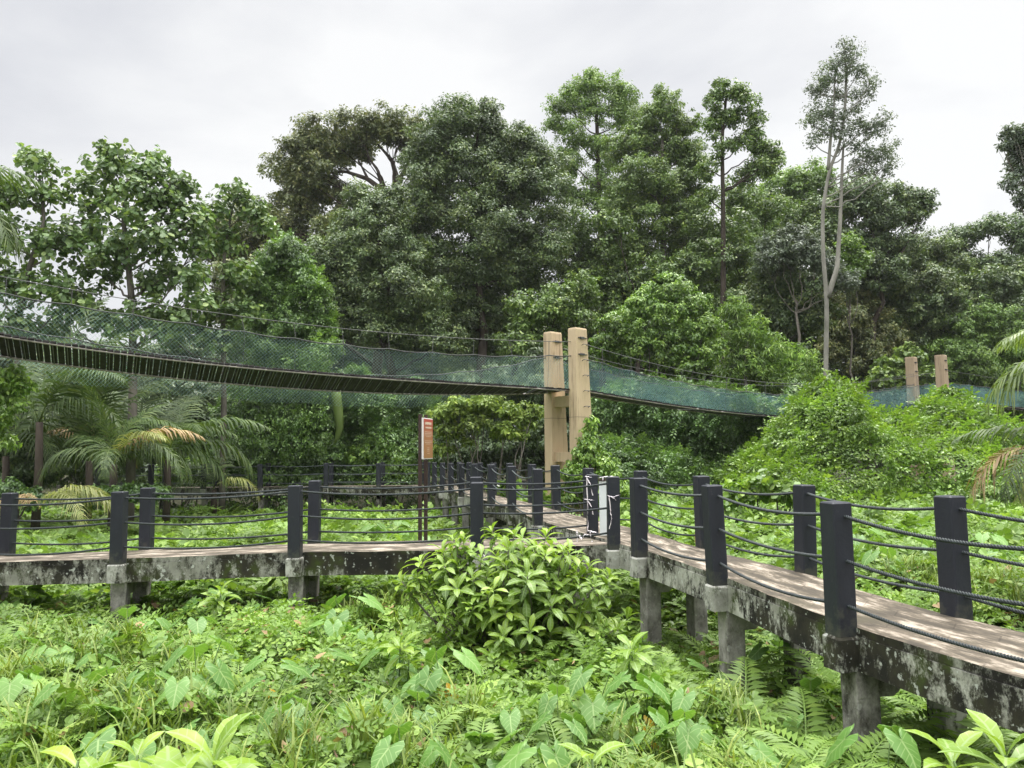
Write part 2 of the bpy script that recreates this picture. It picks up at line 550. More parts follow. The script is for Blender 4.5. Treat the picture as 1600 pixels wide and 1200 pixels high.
MT['cable'] = plain('dark_cable', (0.07, 0.072, 0.07), 0.6, 0.3, 8.0)
MT['plank'] = plain('dark_timber', (0.022, 0.019, 0.018), 0.8, 0.5, 5.0, 0.3)
MT['pipe'] = plain('pale_pipe', (0.36, 0.32, 0.30), 0.6, 0.3, 8.0)
MT['net'] = plain('teal_netting', (0.25, 0.39, 0.34), 0.6, 0.3, 2.0)
MT['net2'] = plain('blue_green_netting', (0.12, 0.25, 0.24), 0.6, 0.3, 1.0)
MT['white'] = plain('white_board', (0.66, 0.70, 0.70), 0.5, 0.08, 3.0)
MT['ribbon'] = plain('white_plastic_strap', (0.72, 0.66, 0.68), 0.4, 0.1, 10.0)
MT['signpole'] = plain('brown_metal', (0.045, 0.027, 0.022), 0.5, 0.2, 6.0)
MT['signframe'] = plain('white_sign_frame', (0.75, 0.70, 0.67), 0.5, 0.05, 6.0)
MT['signtext'] = plain('cream_lettering', (0.72, 0.58, 0.45), 0.6, 0.05, 6.0)
MT['yellow'] = plain('yellow_board', (0.50, 0.36, 0.10), 0.6, 0.15, 6.0)
MT['bark'] = plain('dark_bark', (0.060, 0.048, 0.038), 0.9, 0.4, 3.0, 0.5, 0.2, (1, 1, 0.3))
MT['bark_pale'] = plain('pale_bark', (0.23, 0.22, 0.19), 0.9, 0.35, 2.0, 0.4, 0.2, (1, 1, 0.4))
MT['bark_mid'] = plain('grey_bark', (0.14, 0.125, 0.105), 0.9, 0.35, 3.0, 0.4, 0.2, (1, 1, 0.4))
MT['stem'] = plain('green_stem', (0.10, 0.16, 0.05), 0.6, 0.2, 6.0)
MT['soil'] = plain('damp_soil', (0.035, 0.035, 0.018), 0.95, 0.4, 2.0, 0.3, 0.1)
MT['dead'] = leaf_mat('dry_leaf', [(0, (0.16, 0.10, 0.05)), (0.6, (0.34, 0.24, 0.12)), (1, (0.45, 0.36, 0.18))], 0.2, 0.6)


def sgm():
    m, t, n, l = new_mat('sign_face')
    uv = n('ShaderNodeUVMap'); sp = n('ShaderNodeSeparateXYZ'); l(uv.outputs[0], sp.inputs[0])
    r = ramp(n, [(0, (0.30, 0.15, 0.065)), (0.55, (0.36, 0.15, 0.07)), (0.86, (0.40, 0.11, 0.07)), (1, (0.46, 0.07, 0.06))])
    l(sp.outputs[1], r.inputs[0])
    p = n('ShaderNodeBsdfPrincipled'); p.inputs['Roughness'].default_value = 0.35
    l(r.outputs[0], p.inputs['Base Color'])
    o = n('ShaderNodeOutputMaterial'); l(p.outputs[0], o.inputs[0])
    return m


MT['signface'] = sgm()


def greens(name, a, b, c, **k):
    return leaf_mat(name, [(0.0, a), (0.5, b), (0.93, c), (1.0, tuple(min(1, x * 1.25) for x in c))], **k)


LF = {}
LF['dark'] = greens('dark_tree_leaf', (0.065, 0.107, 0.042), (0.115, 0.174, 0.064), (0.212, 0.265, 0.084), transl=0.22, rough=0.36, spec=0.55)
LF['mid'] = greens('mid_tree_leaf', (0.079, 0.135, 0.035), (0.145, 0.229, 0.054), (0.270, 0.346, 0.075), transl=0.25, rough=0.36, spec=0.55)
LF['olive'] = greens('olive_tree_leaf', (0.095, 0.131, 0.048), (0.161, 0.194, 0.069), (0.278, 0.275, 0.096), transl=0.22, rough=0.36, spec=0.55)
LF['light'] = greens('light_tree_leaf', (0.103, 0.173, 0.044), (0.178, 0.279, 0.067), (0.290, 0.394, 0.089), transl=0.3, rough=0.36, spec=0.55)
LF['grey'] = greens('grey_green_leaf', (0.089, 0.123, 0.079), (0.144, 0.186, 0.118), (0.227, 0.268, 0.171), transl=0.25, rough=0.36, spec=0.55)
LF['almond'] = greens('almond_leaf', (0.079, 0.139, 0.049), (0.154, 0.239, 0.085), (0.266, 0.348, 0.115), transl=0.25, rough=0.35)
LF['vine'] = greens('vine_leaf', (0.083, 0.159, 0.031), (0.158, 0.268, 0.050), (0.279, 0.405, 0.073), transl=0.28, rough=0.36, spec=0.55)
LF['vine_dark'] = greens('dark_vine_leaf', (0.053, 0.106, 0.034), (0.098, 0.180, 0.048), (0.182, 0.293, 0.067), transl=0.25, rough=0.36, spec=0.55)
LF['yellow'] = greens('yellow_green_leaf', (0.098, 0.156, 0.029), (0.190, 0.270, 0.050), (0.299, 0.372, 0.077), transl=0.3)
LF['bright'] = greens('bright_shrub_leaf', (0.083, 0.156, 0.025), (0.158, 0.266, 0.042), (0.275, 0.386, 0.065), transl=0.32, rough=0.36, spec=0.55)
LF['cover'] = greens('ground_cover_leaf', (0.082, 0.153, 0.028), (0.168, 0.276, 0.049), (0.292, 0.398, 0.081), transl=0.3, patch=0.3)
LF['fern'] = greens('fern_leaf', (0.101, 0.179, 0.036), (0.189, 0.299, 0.062), (0.316, 0.419, 0.095), transl=0.32, patch=0.25)
LF['grass'] = greens('grass_leaf', (0.095, 0.150, 0.027), (0.174, 0.248, 0.046), (0.292, 0.342, 0.084), transl=0.3)
LF['taro'] = leaf_mat('taro_leaf', [(0, (0.071, 0.160, 0.032)), (0.55, (0.129, 0.254, 0.051)), (0.9, (0.186, 0.318, 0.055)), (0.96, (0.380, 0.338, 0.032)), (1, (0.523, 0.278, 0.019))], 0.3, 0.42, 0.35, True, 0.15)
LF['rosette'] = leaf_mat('rosette_leaf', [(0, (0.079, 0.145, 0.018)), (0.5, (0.159, 0.262, 0.028)), (0.95, (0.282, 0.396, 0.044)), (1, (0.565, 0.492, 0.041))], 0.32, 0.38, 0.4, True, 0.12)
LF['palm'] = greens('palm_leaflet', (0.037, 0.068, 0.021), (0.071, 0.112, 0.032), (0.131, 0.170, 0.049), transl=0.25, rough=0.55)
LF['palm_yellow'] = greens('yellowing_palm_leaflet', (0.16, 0.19, 0.06), (0.27, 0.29, 0.10), (0.40, 0.38, 0.16), transl=0.3)
LF['palm_bright'] = greens('fresh_palm_leaflet', (0.085, 0.135, 0.035), (0.145, 0.205, 0.055), (0.230, 0.280, 0.085), transl=0.3)

# ------------------------------------------------------------------ leaf templates (verts, quads, tris, uv); axis +Y, normal +Z
E4, E3 = np.zeros((0, 4), np.int64), np.zeros((0, 3), np.int64)


def T(v, q=None, t=None, uv=None):
    v = np.asarray(v, float)
    return (v, np.asarray(q, np.int64) if q is not None else E4, np.asarray(t, np.int64) if t is not None else E3,
            np.asarray(uv, float) if uv is not None else v[:, :2].copy())


DIAMOND = T([(0, 0, 0), (0.27, 0.45, 0.05), (0, 1, -0.04), (-0.27, 0.45, 0.05)], t=[(0, 1, 2), (0, 2, 3)])
ROUND = T([(0, 0, 0), (0.3, 0.35, 0.05), (0.33, 0.75, 0.03), (0, 1, -0.05), (-0.33, 0.75, 0.03), (-0.3, 0.35, 0.05)], q=[(0, 1, 2, 3), (0, 3, 4, 5)])
SLIM = T([(0, 0, 0), (0.11, 0.4, 0.03), (0, 1, -0.1), (-0.11, 0.4, 0.03)], t=[(0, 1, 2), (0, 2, 3)])


def strip_leaf(n=4, wid=0.3, curve=0.35, peak=0.6, fold=0.25, tipw=0.0):
    s = np.linspace(0, 1, n + 1)
    prof = np.sin(np.pi * np.clip(s, 0, 1) ** (math.log(0.5) / math.log(peak))) ** 0.8 * wid * 0.5
    prof[0] = 0.015
    prof[-1] = tipw
    ang = curve * s
    y = np.concatenate([[0], np.cumsum(np.cos((ang[:-1] + ang[1:]) / 2 * 2) * (1 / n))])
    z = np.concatenate([[0], -np.cumsum(np.sin((ang[:-1] + ang[1:]) / 2 * 2) * (1 / n))])
    v = []
    for i in range(n + 1):
        v += [(-prof[i], y[i], z[i] + prof[i] * fold), (0, y[i], z[i]), (prof[i], y[i], z[i] + prof[i] * fold)]
    uv = []
    for i in range(n + 1):
        uv += [(-prof[i], s[i]), (0, s[i]), (prof[i], s[i])]
    q = []
    for i in range(n):
        a = i * 3
        q += [(a, a + 1, a + 4, a + 3), (a + 1, a + 2, a + 5, a + 4)]
    return T(v, q, None, uv)


ROSETTE = strip_leaf(5, 0.34, 0.55, 0.62, 0.3)
GRASS = strip_leaf(4, 0.035, 0.9, 0.4, 0.3)


def rot_from(axis, up):
    """frames with columns side, axis, normal"""
    d = norm(axis)
    s = np.cross(d, up)
    bad = np.linalg.norm(s, axis=1) < 1e-3
    s[bad] = (1, 0, 0)
    s = norm(s)
    nn = np.cross(s, d)
    return np.stack([s, d, nn], axis=2)


def rand_dirs(n, r=R):
    return norm(r.normal(size=(n, 3)))


def tint_of(n, r=R, mu=0.45, sd=0.22):
    return np.clip(r.normal(mu, sd, n), 0, 0.95)


def sprig_template(nl=8, leaf=DIAMOND, length=1.0, ls=0.34, spread=0.9, r=R, droop=0.25):
    """a twig with pairs of leaves"""
    vs, qs, ts, us = [], [], [], []
    k = 0
    for i in range(nl):
        s = (i + 0.6) / nl
        side = -1 if i % 2 else 1
        last = i == nl - 1
        d = np.array([0 if last else side * spread, 0.65, r.normal(-0.05, 0.25)])
        up = np.array([r.normal(0, 0.35), r.normal(0, 0.35), 1])
        Rm = rot_from(d[None], up[None])[0]
        v = (leaf[0] * ls * r.uniform(0.8, 1.15)) @ Rm.T + np.array([0, s * length, -droop * s * s])
        vs.append(v)
        if len(leaf[1]): qs.append(leaf[1] + k)
        if len(leaf[2]): ts.append(leaf[2] + k)
        us.append(leaf[3])
        k += len(v)
    return (np.vstack(vs), np.vstack(qs) if qs else E4, np.vstack(ts) if ts else E3, np.vstack(us))


SPRIGS = [sprig_template(7 + i % 3, DIAMOND) for i in range(4)]
RSPRIGS = [sprig_template(6 + i % 2, ROUND, ls=0.42) for i in range(3)]


def frond_template(pairs=18, length=1.0, wid=0.22, arch=0.9, pin_w=0.03, segs=1, droop=0.2, stalk=0.2, taper=0.6, up0=0.9, r=R, vee=0.15, sweep=0.35, ragged=0.1):
    """pinnate frond: curved midrib with paired leaflets. Starts at the origin, leans along +Y and rises along +Z"""
    s = np.linspace(0, 1, 25)
    ang = up0 - arch * s * 1.6
    y = np.concatenate([[0], np.cumsum(np.cos((ang[1:] + ang[:-1]) / 2)) / 24]) * length
    z = np.concatenate([[0], np.cumsum(np.sin((ang[1:] + ang[:-1]) / 2)) / 24]) * length
    vs, qs, ts, us = [], [], [], []
    k = 0
    # midrib as a thin ridge
    rw = 0.008 * length
    for i in range(0, 24, 3):
        a, b = i, i + 3
        v = [(-rw, y[a], z[a]), (rw, y[a], z[a]), (rw * 0.8, y[b], z[b]), (-rw * 0.8, y[b], z[b])]
        vs.append(v); qs.append([(k, k + 1, k + 2, k + 3)]); us.append([(0, 0)] * 4); k += 4
    for i in range(pairs):
        f = (i + 0.5) / pairs
        st = stalk + (1 - stalk) * f
        yy, zz, an = np.interp(st, s, y), np.interp(st, s, z), np.interp(st, s, ang)
        tgt = np.array([0, math.cos(an), math.sin(an)])
        nrm = np.array([0, -math.sin(an), math.cos(an)])
        ln = wid * math.sin(math.pi * (0.12 + 0.86 * f ** taper)) ** 0.7 * length
        for side in (-1, 1):
            lnn = ln * r.uniform(1 - ragged * 2, 1 + ragged)
            dr = norm(np.array([side, 0, 0]) + tgt * (sweep + 0.6 * f ** 2) + nrm * (vee + r.normal(0, ragged)))
            pw = pin_w * length
            p0 = np.array([0, yy, zz])
            if segs == 1:
                tip = p0 + dr * lnn + np.array([0, 0, -droop * lnn])
                mid = p0 + dr * lnn * 0.4 + nrm * 0.0
                v = [p0 - tgt * pw * 0.3, mid + tgt * pw * 0.5, tip, mid - tgt * pw * 0.5]
                vs.append(v); ts.append([(k, k + 1, k + 2), (k, k + 2, k + 3)]); us.append([(0, 0), (0.1, .4), (0, 1), (-.1, .4)]); k += 4
            else:
                m1 = p0 + dr * lnn * 0.35
                m2 = p0 + dr * lnn * 0.7 + np.array([0, 0, -droop * lnn * 0.35])
                tip = p0 + dr * lnn * 0.95 + np.array([0, 0, -droop * lnn])
                v = [p0 - tgt * pw * 0.25, p0 + tgt * pw * 0.25, m1 + tgt * pw * 0.5, m1 - tgt * pw * 0.5, m2 + tgt * pw * 0.4, m2 - tgt * pw * 0.4, tip]
                vs.append(v); qs.append([(k, k + 1, k + 2, k + 3), (k + 3, k + 2, k + 4, k + 5)]); ts.append([(k + 5, k + 4, k + 6)]); us.append([(0, 0)] * 7); k += 7
    return (np.vstack(vs), np.vstack(qs) if qs else E4, np.vstack(ts) if ts else E3, np.vstack(us))


FERNS = [frond_template(17, 1.0, 0.24, a, 0.052, 1, 0.15, 0.18, 0.55, u, vee=0.1) for a, u in ((0.75, 0.9), (1.0, 1.15), (0.55, 0.7))]
FERNS_FAR = [frond_template(10, 1.0, 0.26, a, 0.085, 1, 0.15, 0.18, 0.55, u, vee=0.1) for a, u in ((0.75, 0.9), (1.0, 1.15))]


def taro_template(nn=13):
    """arrow-shaped leaf: petiole joins at the origin, tip at +Y, two rounded lobes behind"""
    pts = [(0, -0.02), (0.05, -0.14), (0.13, -0.30), (0.22, -0.36), (0.31, -0.29), (0.36, -0.12), (0.37, 0.06), (0.33, 0.24), (0.25, 0.42), (0.14, 0.58), (0.06, 0.68), (0, 0.76)]
    rim = pts + [(-x, y) for x, y in reversed(pts[1:-1])]
    rim = np.array(rim)
    r_ = np.hypot(rim[:, 0], rim[:, 1])
    z = -0.22 * r_ ** 2 + 0.05 * np.abs(rim[:, 0]) + 0.025 * np.cos(np.arange(len(rim)) * 2.3)
    inner = rim * 0.55
    zi = 0.03 * np.abs(inner[:, 0]) - 0.08 * np.hypot(inner[:, 0], inner[:, 1]) ** 2 + 0.02
    v = np.vstack([np.c_[rim, z], np.c_[inner, zi], [[0, 0, 0]]])
    n = len(rim)
    q = [(i, (i + 1) % n, n + (i + 1) % n, n + i) for i in range(n)]
    t = [(n + i, n + (i + 1) % n, 2 * n) for i in range(n)]
    return T(v, q, t, np.c_[v[:, 0], np.abs(v[:, 1]) + 0.0])


TARO = taro_template()


# ------------------------------------------------------------------ foliage
def puff_leaves(mb, c, rad, leaf, size, cover=2.0, sub=14, flat=0.75, hang=0.25, mu=0.45, r=R, subr=0.42, out=0.6, upb=0.5):
    """one leaf mass: twig clusters spread over a lumpy ellipsoid, leaves inside each cluster"""
    rad3 = np.array([rad, rad, rad * flat])
    area = 4 * math.pi * rad * rad
    la = size * size * 0.27
    n = int(area * cover / la)
    ns = max(12, int(sub * 3.0))
    du = rand_dirs(ns, r)
    rr = np.abs(0.30 + 0.85 * r.random(ns) ** 0.7 + r.normal(0, 0.10, ns))
    cc = c + du * rad3 * rr[:, None]
    srad = rad * subr * 0.85 * r.uniform(0.3, 1.0, ns)
    wgt = srad ** 2
    which = r.choice(ns, n, p=wgt / wgt.sum())
    d2 = rand_dirs(n, r)
    d2[:, 2] = np.abs(d2[:, 2]) * np.where(r.random(n) < 0.62, 1, -1)
    q = cc[which] + d2 * (srad[which] * np.abs(0.35 + 0.7 * r.random(n) + r.normal(0, 0.22, n)))[:, None] * np.array([1, 1, 0.7])
    outd = norm(q - c)
    nrm = norm(outd * out + d2 * 0.5 + np.array([0, 0, upb]) + r.normal(0, 0.45, (n, 3)))
    ax = norm(np.cross(nrm, rand_dirs(n, r)) + np.array([0, 0, -hang]) + d2 * 0.3)
    Rm = rot_from(ax, nrm)
    ctint = r.normal(0, 0.12, ns)
    tint = np.clip(r.normal(mu, 0.24, n) + ctint[which], 0, 0.97)
    mb.inst(leaf, q, Rm, size * r.uniform(0.45, 1.45, n), tint)


def limb(mb, a, b, r0_, r1_, bend=0.12, n=7, sides=6, r=R, rise=0.15):
    a, b = np.asarray(a, float), np.asarray(b, float)
    s = np.linspace(0, 1, n)[:, None]
    ln = np.linalg.norm(b - a)
    p = a + (b - a) * s
    off = r.normal(0, bend * ln * 0.5, 3)
    p = p + np.sin(s * np.pi) * off + np.sin(s * np.pi) * np.array([0, 0, -rise * ln * 0.4])
    p[1:-1] += r.normal(0, 0.018 * ln, (n - 2, 3))
    mb.tube(p, np.linspace(r0_, r1_, n), sides)
    return p


def tree(name, label, depth, base_px, puffs, leaf='dark', tmpl=DIAMOND, size=0.2, cover=2.0, trunk_r=0.25, bark='bark', cat='tree', group=None,
         trunk=None, flat=0.75, hang=0.25, back=1, seed=0, sub=14, limbs=True, mu=0.45, spread=0.5, trunk_top=0.75, extra=None, grow=1.2, link=1):
    r = np.random.default_rng(1000 + seed)
    P = []
    for (px, py, rp) in puffs:
        rw = rp * depth / FPX * grow
        P.append((at(px, py + rp * 0.12, depth + r.uniform(-1, 1) * rw * spread), rw))
    if link:                                   # fill between neighbouring leaf masses
        A_ = np.array([p for p, _ in P]); done = set()
        for i in range(len(A_)):
            for j in np.argsort(np.linalg.norm(A_ - A_[i], axis=1))[1:3]:
                if (min(i, j), max(i, j)) not in done and np.linalg.norm(A_[i] - A_[j]) < 2.6 * P[i][1]:
                    done.add((min(i, j), max(i, j)))
                    P.append(((A_[i] + A_[j]) / 2 + r.normal(0, 0.2, 3) * P[i][1], 0.62 * (P[i][1] + P[j][1]) / 2))
    ctr = np.mean([p for p, _ in P], axis=0)
    for (px, py, rp) in list(puffs):
        for b in range(back):
            rw = rp * depth / FPX * grow
            if r.random() < 0.6:
                P.append((at(px + r.normal(0, rp * 0.25), py + abs(r.normal(0, rp * 0.3)), depth) + np.array([0, rw * r.uniform(0.9, 1.6), 0]), rw * 0.9))
    b0 = at(base_px, 700, depth)
    b0[2] = 0
    o = thing(name, b0, label, cat, group)
    mb = MB()
    for c, rw in P:
        puff_leaves(mb, c, rw, tmpl, size, cover * 0.72, sub, flat, hang, mu, r)
    tm = MB()
    if trunk is None:
        top = ctr.copy()
        zs = [p[2] for p, _ in P]
        top[2] = b0[2] + (max(zs) - b0[2]) * trunk_top
        top[0] = ctr[0] * 0.6 + b0[0] * 0.4
        tp = limb(tm, b0, top, trunk_r, trunk_r * 0.35, 0.03, 12, 9, r, 0.0)
    else:
        tp = np.array([at(px, py, depth) for px, py in trunk])
        if tp[0][2] > 0.1:
            tp = np.vstack([[tp[0][0], tp[0][1], 0.0], tp])
        sx = np.linspace(0, len(tp) - 1, 4 * len(tp))
        tps = np.stack([np.interp(sx, np.arange(len(tp)), tp[:, k]) for k in range(3)], 1)
        tps[1:-1] = (tps[:-2] + tps[1:-1] * 2 + tps[2:]) / 4
        tp = tps
        tm.tube(tp, np.linspace(trunk_r, trunk_r * 0.3, len(tp)), 9)
    if limbs:
        for c, rw in P[:len(puffs)]:
            # start on the trunk below the leaf mass
            want = c[2] - 0.6 * np.hypot(*(c[:2] - tp[:, :2].mean(0))) - rw * 0.3
            k = int(np.clip(np.argmin(np.abs(tp[:, 2] - want)), len(tp) // 4, len(tp) - 2))
            rk = trunk_r * (1 - 0.7 * k / len(tp))
            if np.linalg.norm(c - tp[k]) > rw * 0.5:
                lp = limb(tm, tp[k], c, max(0.025, rk * 0.42), 0.02, 0.12, 8, 5, r)
                for _ in range(3):
                    e = c + rand_dirs(1, r)[0] * rw * 0.85
                    limb(tm, lp[5], e, max(0.018, rk * 0.16), 0.008, 0.15, 5, 4, r, 0)
    if extra:
        for path, ra, rb in extra:
            ep = np.array([at(px, py, depth) for px, py in path])
            sx = np.linspace(0, len(ep) - 1, 4 * len(ep))
            tm.tube(np.stack([np.interp(sx, np.arange(len(ep)), ep[:, k]) for k in range(3)], 1), np.linspace(ra, rb, 4 * len(ep)), 7)
    tm.build('trunk', MT[bark], o, True)
    mb.build('crown', LF[leaf], o)
    return o


def waves(x, y, seed, s=1.0):
    r = np.random.default_rng(seed)
    z = 0
    for i in range(12):
        k = r.normal(0, 1, 2) * s * (0.5 + 0.3 * i)
        z = z + np.sin(x * k[0] + y * k[1] + r.uniform(0, 6.28)) / (1 + 0.3 * i)
    return z / 3.0


def carpet(mb, top, D, yf, size, cover, seed, leaf=None, lump=0.45, fold=0.35, mu=0.45, zg=0.3, prof=2.2, trail=0.12):
    """creepers draped over whatever stands there: a lumpy sheet from the ridge (photo pixels at depth D) down to the ground at depth yf"""
    r = np.random.default_rng(seed)
    tp = np.array([at(px, py, D) for px, py in top])
    x0, x1 = tp[0][0], tp[-1][0]
    hmax = tp[:, 2].max()
    area = (x1 - x0) * (hmax + D - yf)
    n = int(area * cover / (size * size * 0.27))
    def P(x, s):
        zt = np.interp(x, tp[:, 0], tp[:, 2])
        f = np.where(s <= 1, 1 - np.abs(1 - s) ** prof, 1 - 1.6 * (s - 1) ** 1.5)
        z = zg + (zt - zg) * f
        l_ = lump * waves(x, z * 1.2, seed + 1, 1.1) + 0.6 * lump * waves(x, z, seed + 2, 2.8) + 0.2 * lump * waves(x, z, seed + 7, 6.0)
        fo = fold * waves(x * 1.0, z * 0.15, seed + 3, 1.6)
        y = yf + (D - yf) * s - l_ - fo
        return np.stack([x + 0.3 * l_, y, z + 0.35 * l_ * (s > 0.5)], -1)
    x = x0 + (x1 - x0) * r.random(n)
    s = 1.25 * r.random(n) ** 1.0
    p = P(x, s)
    e = 0.06
    du = P(x + e, s) - p
    dv = P(x, s + e / max(1.0, hmax)) - p
    nr = norm(np.cross(du, dv))
    nr = np.where((nr @ np.array([0, -1.0, 0.6]))[:, None] < 0, -nr, nr)
    down = norm(-dv + du * r.normal(0, 0.8, n)[:, None])
    dep = r.exponential(0.12, n) - 0.06
    p = p - nr * dep[:, None]
    nn_ = norm(nr + r.normal(0, 0.45, (n, 3)) + np.array([0, 0, 0.35]))
    ax = norm(down + r.normal(0, 0.45, (n, 3)))
    tint = np.clip(r.normal(mu, 0.2, n) + 0.18 * waves(p[:, 0], p[:, 2], seed + 5, 1.0), 0, 0.97)
    mb.inst(leaf or DIAMOND, p, rot_from(ax, nn_), size * r.uniform(0.6, 1.35, n), tint)
    # trailing shoots standing off the sheet
    k = r.random(n) < trail * 0.1
    m = int(k.sum())
    ax2 = norm(nr[k] * 0.8 + down[k] * 0.5 + r.normal(0, 0.4, (m, 3)) + np.array([0, 0, 0.25]))
    mb.inst(SPRIGS[0], p[k], rot_from(ax2, norm(nr[k] + np.array([0, 0, 1.0]))), size * 3.2 * r.uniform(0.6, 1.3, m), np.clip(r.normal(mu + 0.12, 0.15, m), 0, 0.95))


def shrub(name, label, depth, puffs, leaf='vine', tmpl=DIAMOND, size=0.16, cover=2.2, cat='shrub', group=None, flat=0.8, hang=0.5, seed=0, sub=16, back=1, mu=0.45, part='foliage', spread=0.4, stems=True, bark='bark_mid', sheets=()):
    r = np.random.default_rng(5000 + seed)
    b0 = at(np.mean([p[0] for p in puffs]), 700, depth)
    b0[2] = 0
    o = thing(name, b0, label, cat, group)
    mb, sm = MB(), MB()
    for (px, py, rp) in puffs:
        rw = rp * depth / FPX
        c = at(px, py, depth + r.uniform(-1, 1) * rw * spread)
        puff_leaves(mb, c, rw, tmpl, size, cover, sub, flat, hang, mu, r)
        if back and r.random() < 0.7:
            puff_leaves(mb, c + np.array([r.normal(0, rw * 0.3), rw * 1.1, -rw * 0.15]), rw, tmpl, size, cover * 0.8, sub, flat, hang, mu, r)
        if stems:
            foot = np.array([b0[0] + (c[0] - b0[0]) * 0.6, c[1] + rw * 0.2, 0])
            limb(sm, foot, c, 0.05, 0.015, 0.08, 6, 5, r, 0)
    for kw in sheets:
        carpet(mb, **kw)
    if stems:
        sm.build('stem', MT[bark], o, True)
    mb.build(part, LF[leaf], o)
    return o


# ------------------------------------------------------------------ ground
def hump(x, y, seed=3, s=1.0):
    r = np.random.default_rng(seed)
    z = 0
    for i in range(14):
        k = r.normal(0, 1, 2) * s * (0.5 + 0.25 * i)
        z = z + np.sin(x * k[0] + y * k[1] + r.uniform(0, 6.28)) / (1 + 0.35 * i)
    return z / 3.2


gx = np.concatenate([np.linspace(-400, -30, 12)[:-1], np.linspace(-30, 30, 61), np.linspace(30, 400, 12)[1:]])
gy = np.concatenate([np.linspace(-60, 0, 6)[:-1], np.linspace(0, 70, 71), np.linspace(70, 500, 12)[1:]])
X, Y = np.meshgrid(gx, gy)
mb = MB()
nx_, ny_ = len(gx), len(gy)
ii = (np.arange(ny_ - 1)[:, None] * nx_ + np.arange(nx_ - 1)[None]).ravel()
mb.add(np.stack([X, Y, hump(X, Y, 5, 0.5) * 0.08 - 0.05], -1).reshape(-1, 3), np.stack([ii, ii + 1, ii + nx_ + 1, ii + nx_], 1))
tag(mb.build('ground', MT['soil'], None, True), kind='structure')

# ------------------------------------------------------------------ boardwalks with rope railings
DECK, PTOP, PBOT = 1.60, 2.67, 1.52


def cr(pts, per=8):
    p = np.asarray(pts, float)
    p = np.vstack([2 * p[0] - p[1], p, 2 * p[-1] - p[-2]])
    o_ = []
    for i in range(1, len(p) - 2):
        for s in np.arange(per) / per:
            a, b, c, d = p[i - 1:i + 3]
            o_.append(0.5 * ((2 * b) + (-a + c) * s + (2 * a - 5 * b + 4 * c - d) * s * s + (-a + 3 * b - 3 * c + d) * s ** 3))
    o_.append(p[-2])
    return np.array(o_)


def side_normal(p):
    t = np.gradient(p[:, :2], axis=0)
    t = norm(t)
    return np.c_[t[:, 1], -t[:, 0], np.zeros(len(t))]         # to the right of the walking direction


def sweep(mb, path, prof):
    """prof: closed (offset, z) polygon swept along path"""
    nrm = side_normal(path)
    k, n = len(prof), len(path)
    v = np.array([[path[i] + nrm[i] * o_ + np.array([0, 0, z]) for o_, z in prof] for i in range(n)]).reshape(-1, 3)
    s = np.concatenate([[0], np.cumsum(np.linalg.norm(np.diff(path, axis=0), axis=1))])
    uv = np.array([[(s[i], o_ + z) for o_, z in prof] for i in range(n)]).reshape(-1, 2)
    q = [(i * k + j, i * k + (j + 1) % k, (i + 1) * k + (j + 1) % k, (i + 1) * k + j) for i in range(n - 1) for j in range(k)]
    mb.add(v, q, None, 0.5, uv)
    if k == 4:
        mb.add(v[:4], [(3, 2, 1, 0)], None, 0.5, uv[:4])
        mb.add(v[-4:], [(0, 1, 2, 3)], None, 0.5, uv[-4:])


def boardwalk(name, label, left_edge, right_edge, beam='beam', dark_from=None):
    """left/right edges as (x, y, dz) polylines along the walk"""
    le, re_ = cr(left_edge), cr(right_edge)
    m = max(len(le), len(re_))
    def resamp(p):
        s = np.linspace(0, 1, len(p)); t = np.linspace(0, 1, m)
        return np.stack([np.interp(t, s, p[:, k]) for k in range(3)], 1)
    le, re_ = resamp(le), resamp(re_)
    o = thing(name, (le[0][0], le[0][1], 0), label, 'boardwalk')
    d = MB()
    a = le.copy(); b = re_.copy()
    a[:, 2] += DECK; b[:, 2] += DECK
    s = np.concatenate([[0], np.cumsum(np.linalg.norm(np.diff((a + b) / 2, axis=0), axis=1))])
    acr = np.linspace(0, 1, 5)
    wid = np.linalg.norm(a - b, axis=1)
    top = a[:, None] * (1 - acr)[None, :, None] + b[:, None] * acr[None, :, None]
    top[:, :, 2] += R.normal(0, 0.003, top.shape[:2])
    uv = np.stack(np.broadcast_arrays(s[:, None], acr[None] * wid[:, None]), -1)
    i = (np.arange(m - 1)[:, None] * 5 + np.arange(4)[None]).ravel()
    d.add(top.reshape(-1, 3), np.stack([i, i + 1, i + 6, i + 5], 1)[:, ::-1], None, 0.5, uv.reshape(-1, 2))
    low = top - np.array([0, 0, 0.07])
    ed = MB()
    ed.add(low.reshape(-1, 3), np.stack([i, i + 1, i + 6, i + 5], 1), None, 0.5, uv.reshape(-1, 2))
    for e, sg in ((0, 1), (4, -1)):
        v = np.vstack([top[:, e], low[:, e]])
        k = np.arange(m - 1)
        q = np.stack([k, k + 1, m + k + 1, m + k], 1)
        ed.add(v, q if sg < 0 else q[:, ::-1], None, 0.5, np.vstack([uv[:, e], uv[:, e] + 0.07]))
    for e in (0, m - 1):
        ed.add(np.vstack([top[e], low[e]]), [(j, j + 1, 6 + j, 5 + j) for j in range(4)], None, 0.5, np.vstack([uv[e], uv[e]]))
    d.build('deck_slab', MT['deck'], o)
    ed.build('slab_edge', MT['beam'], o)
    for e, sg in ((a, -1), (b, 1)):
        bmb = MB()
        prof = [(sg * 0.012, -0.074), (sg * 0.012, -0.375), (-sg * 0.17, -0.375), (-sg * 0.17, -0.074)]
        sweep(bmb, e, prof if sg < 0 else prof[::-1])
        bmb.build('side_beam', MT[beam], o)
    return o


POSTM = {}


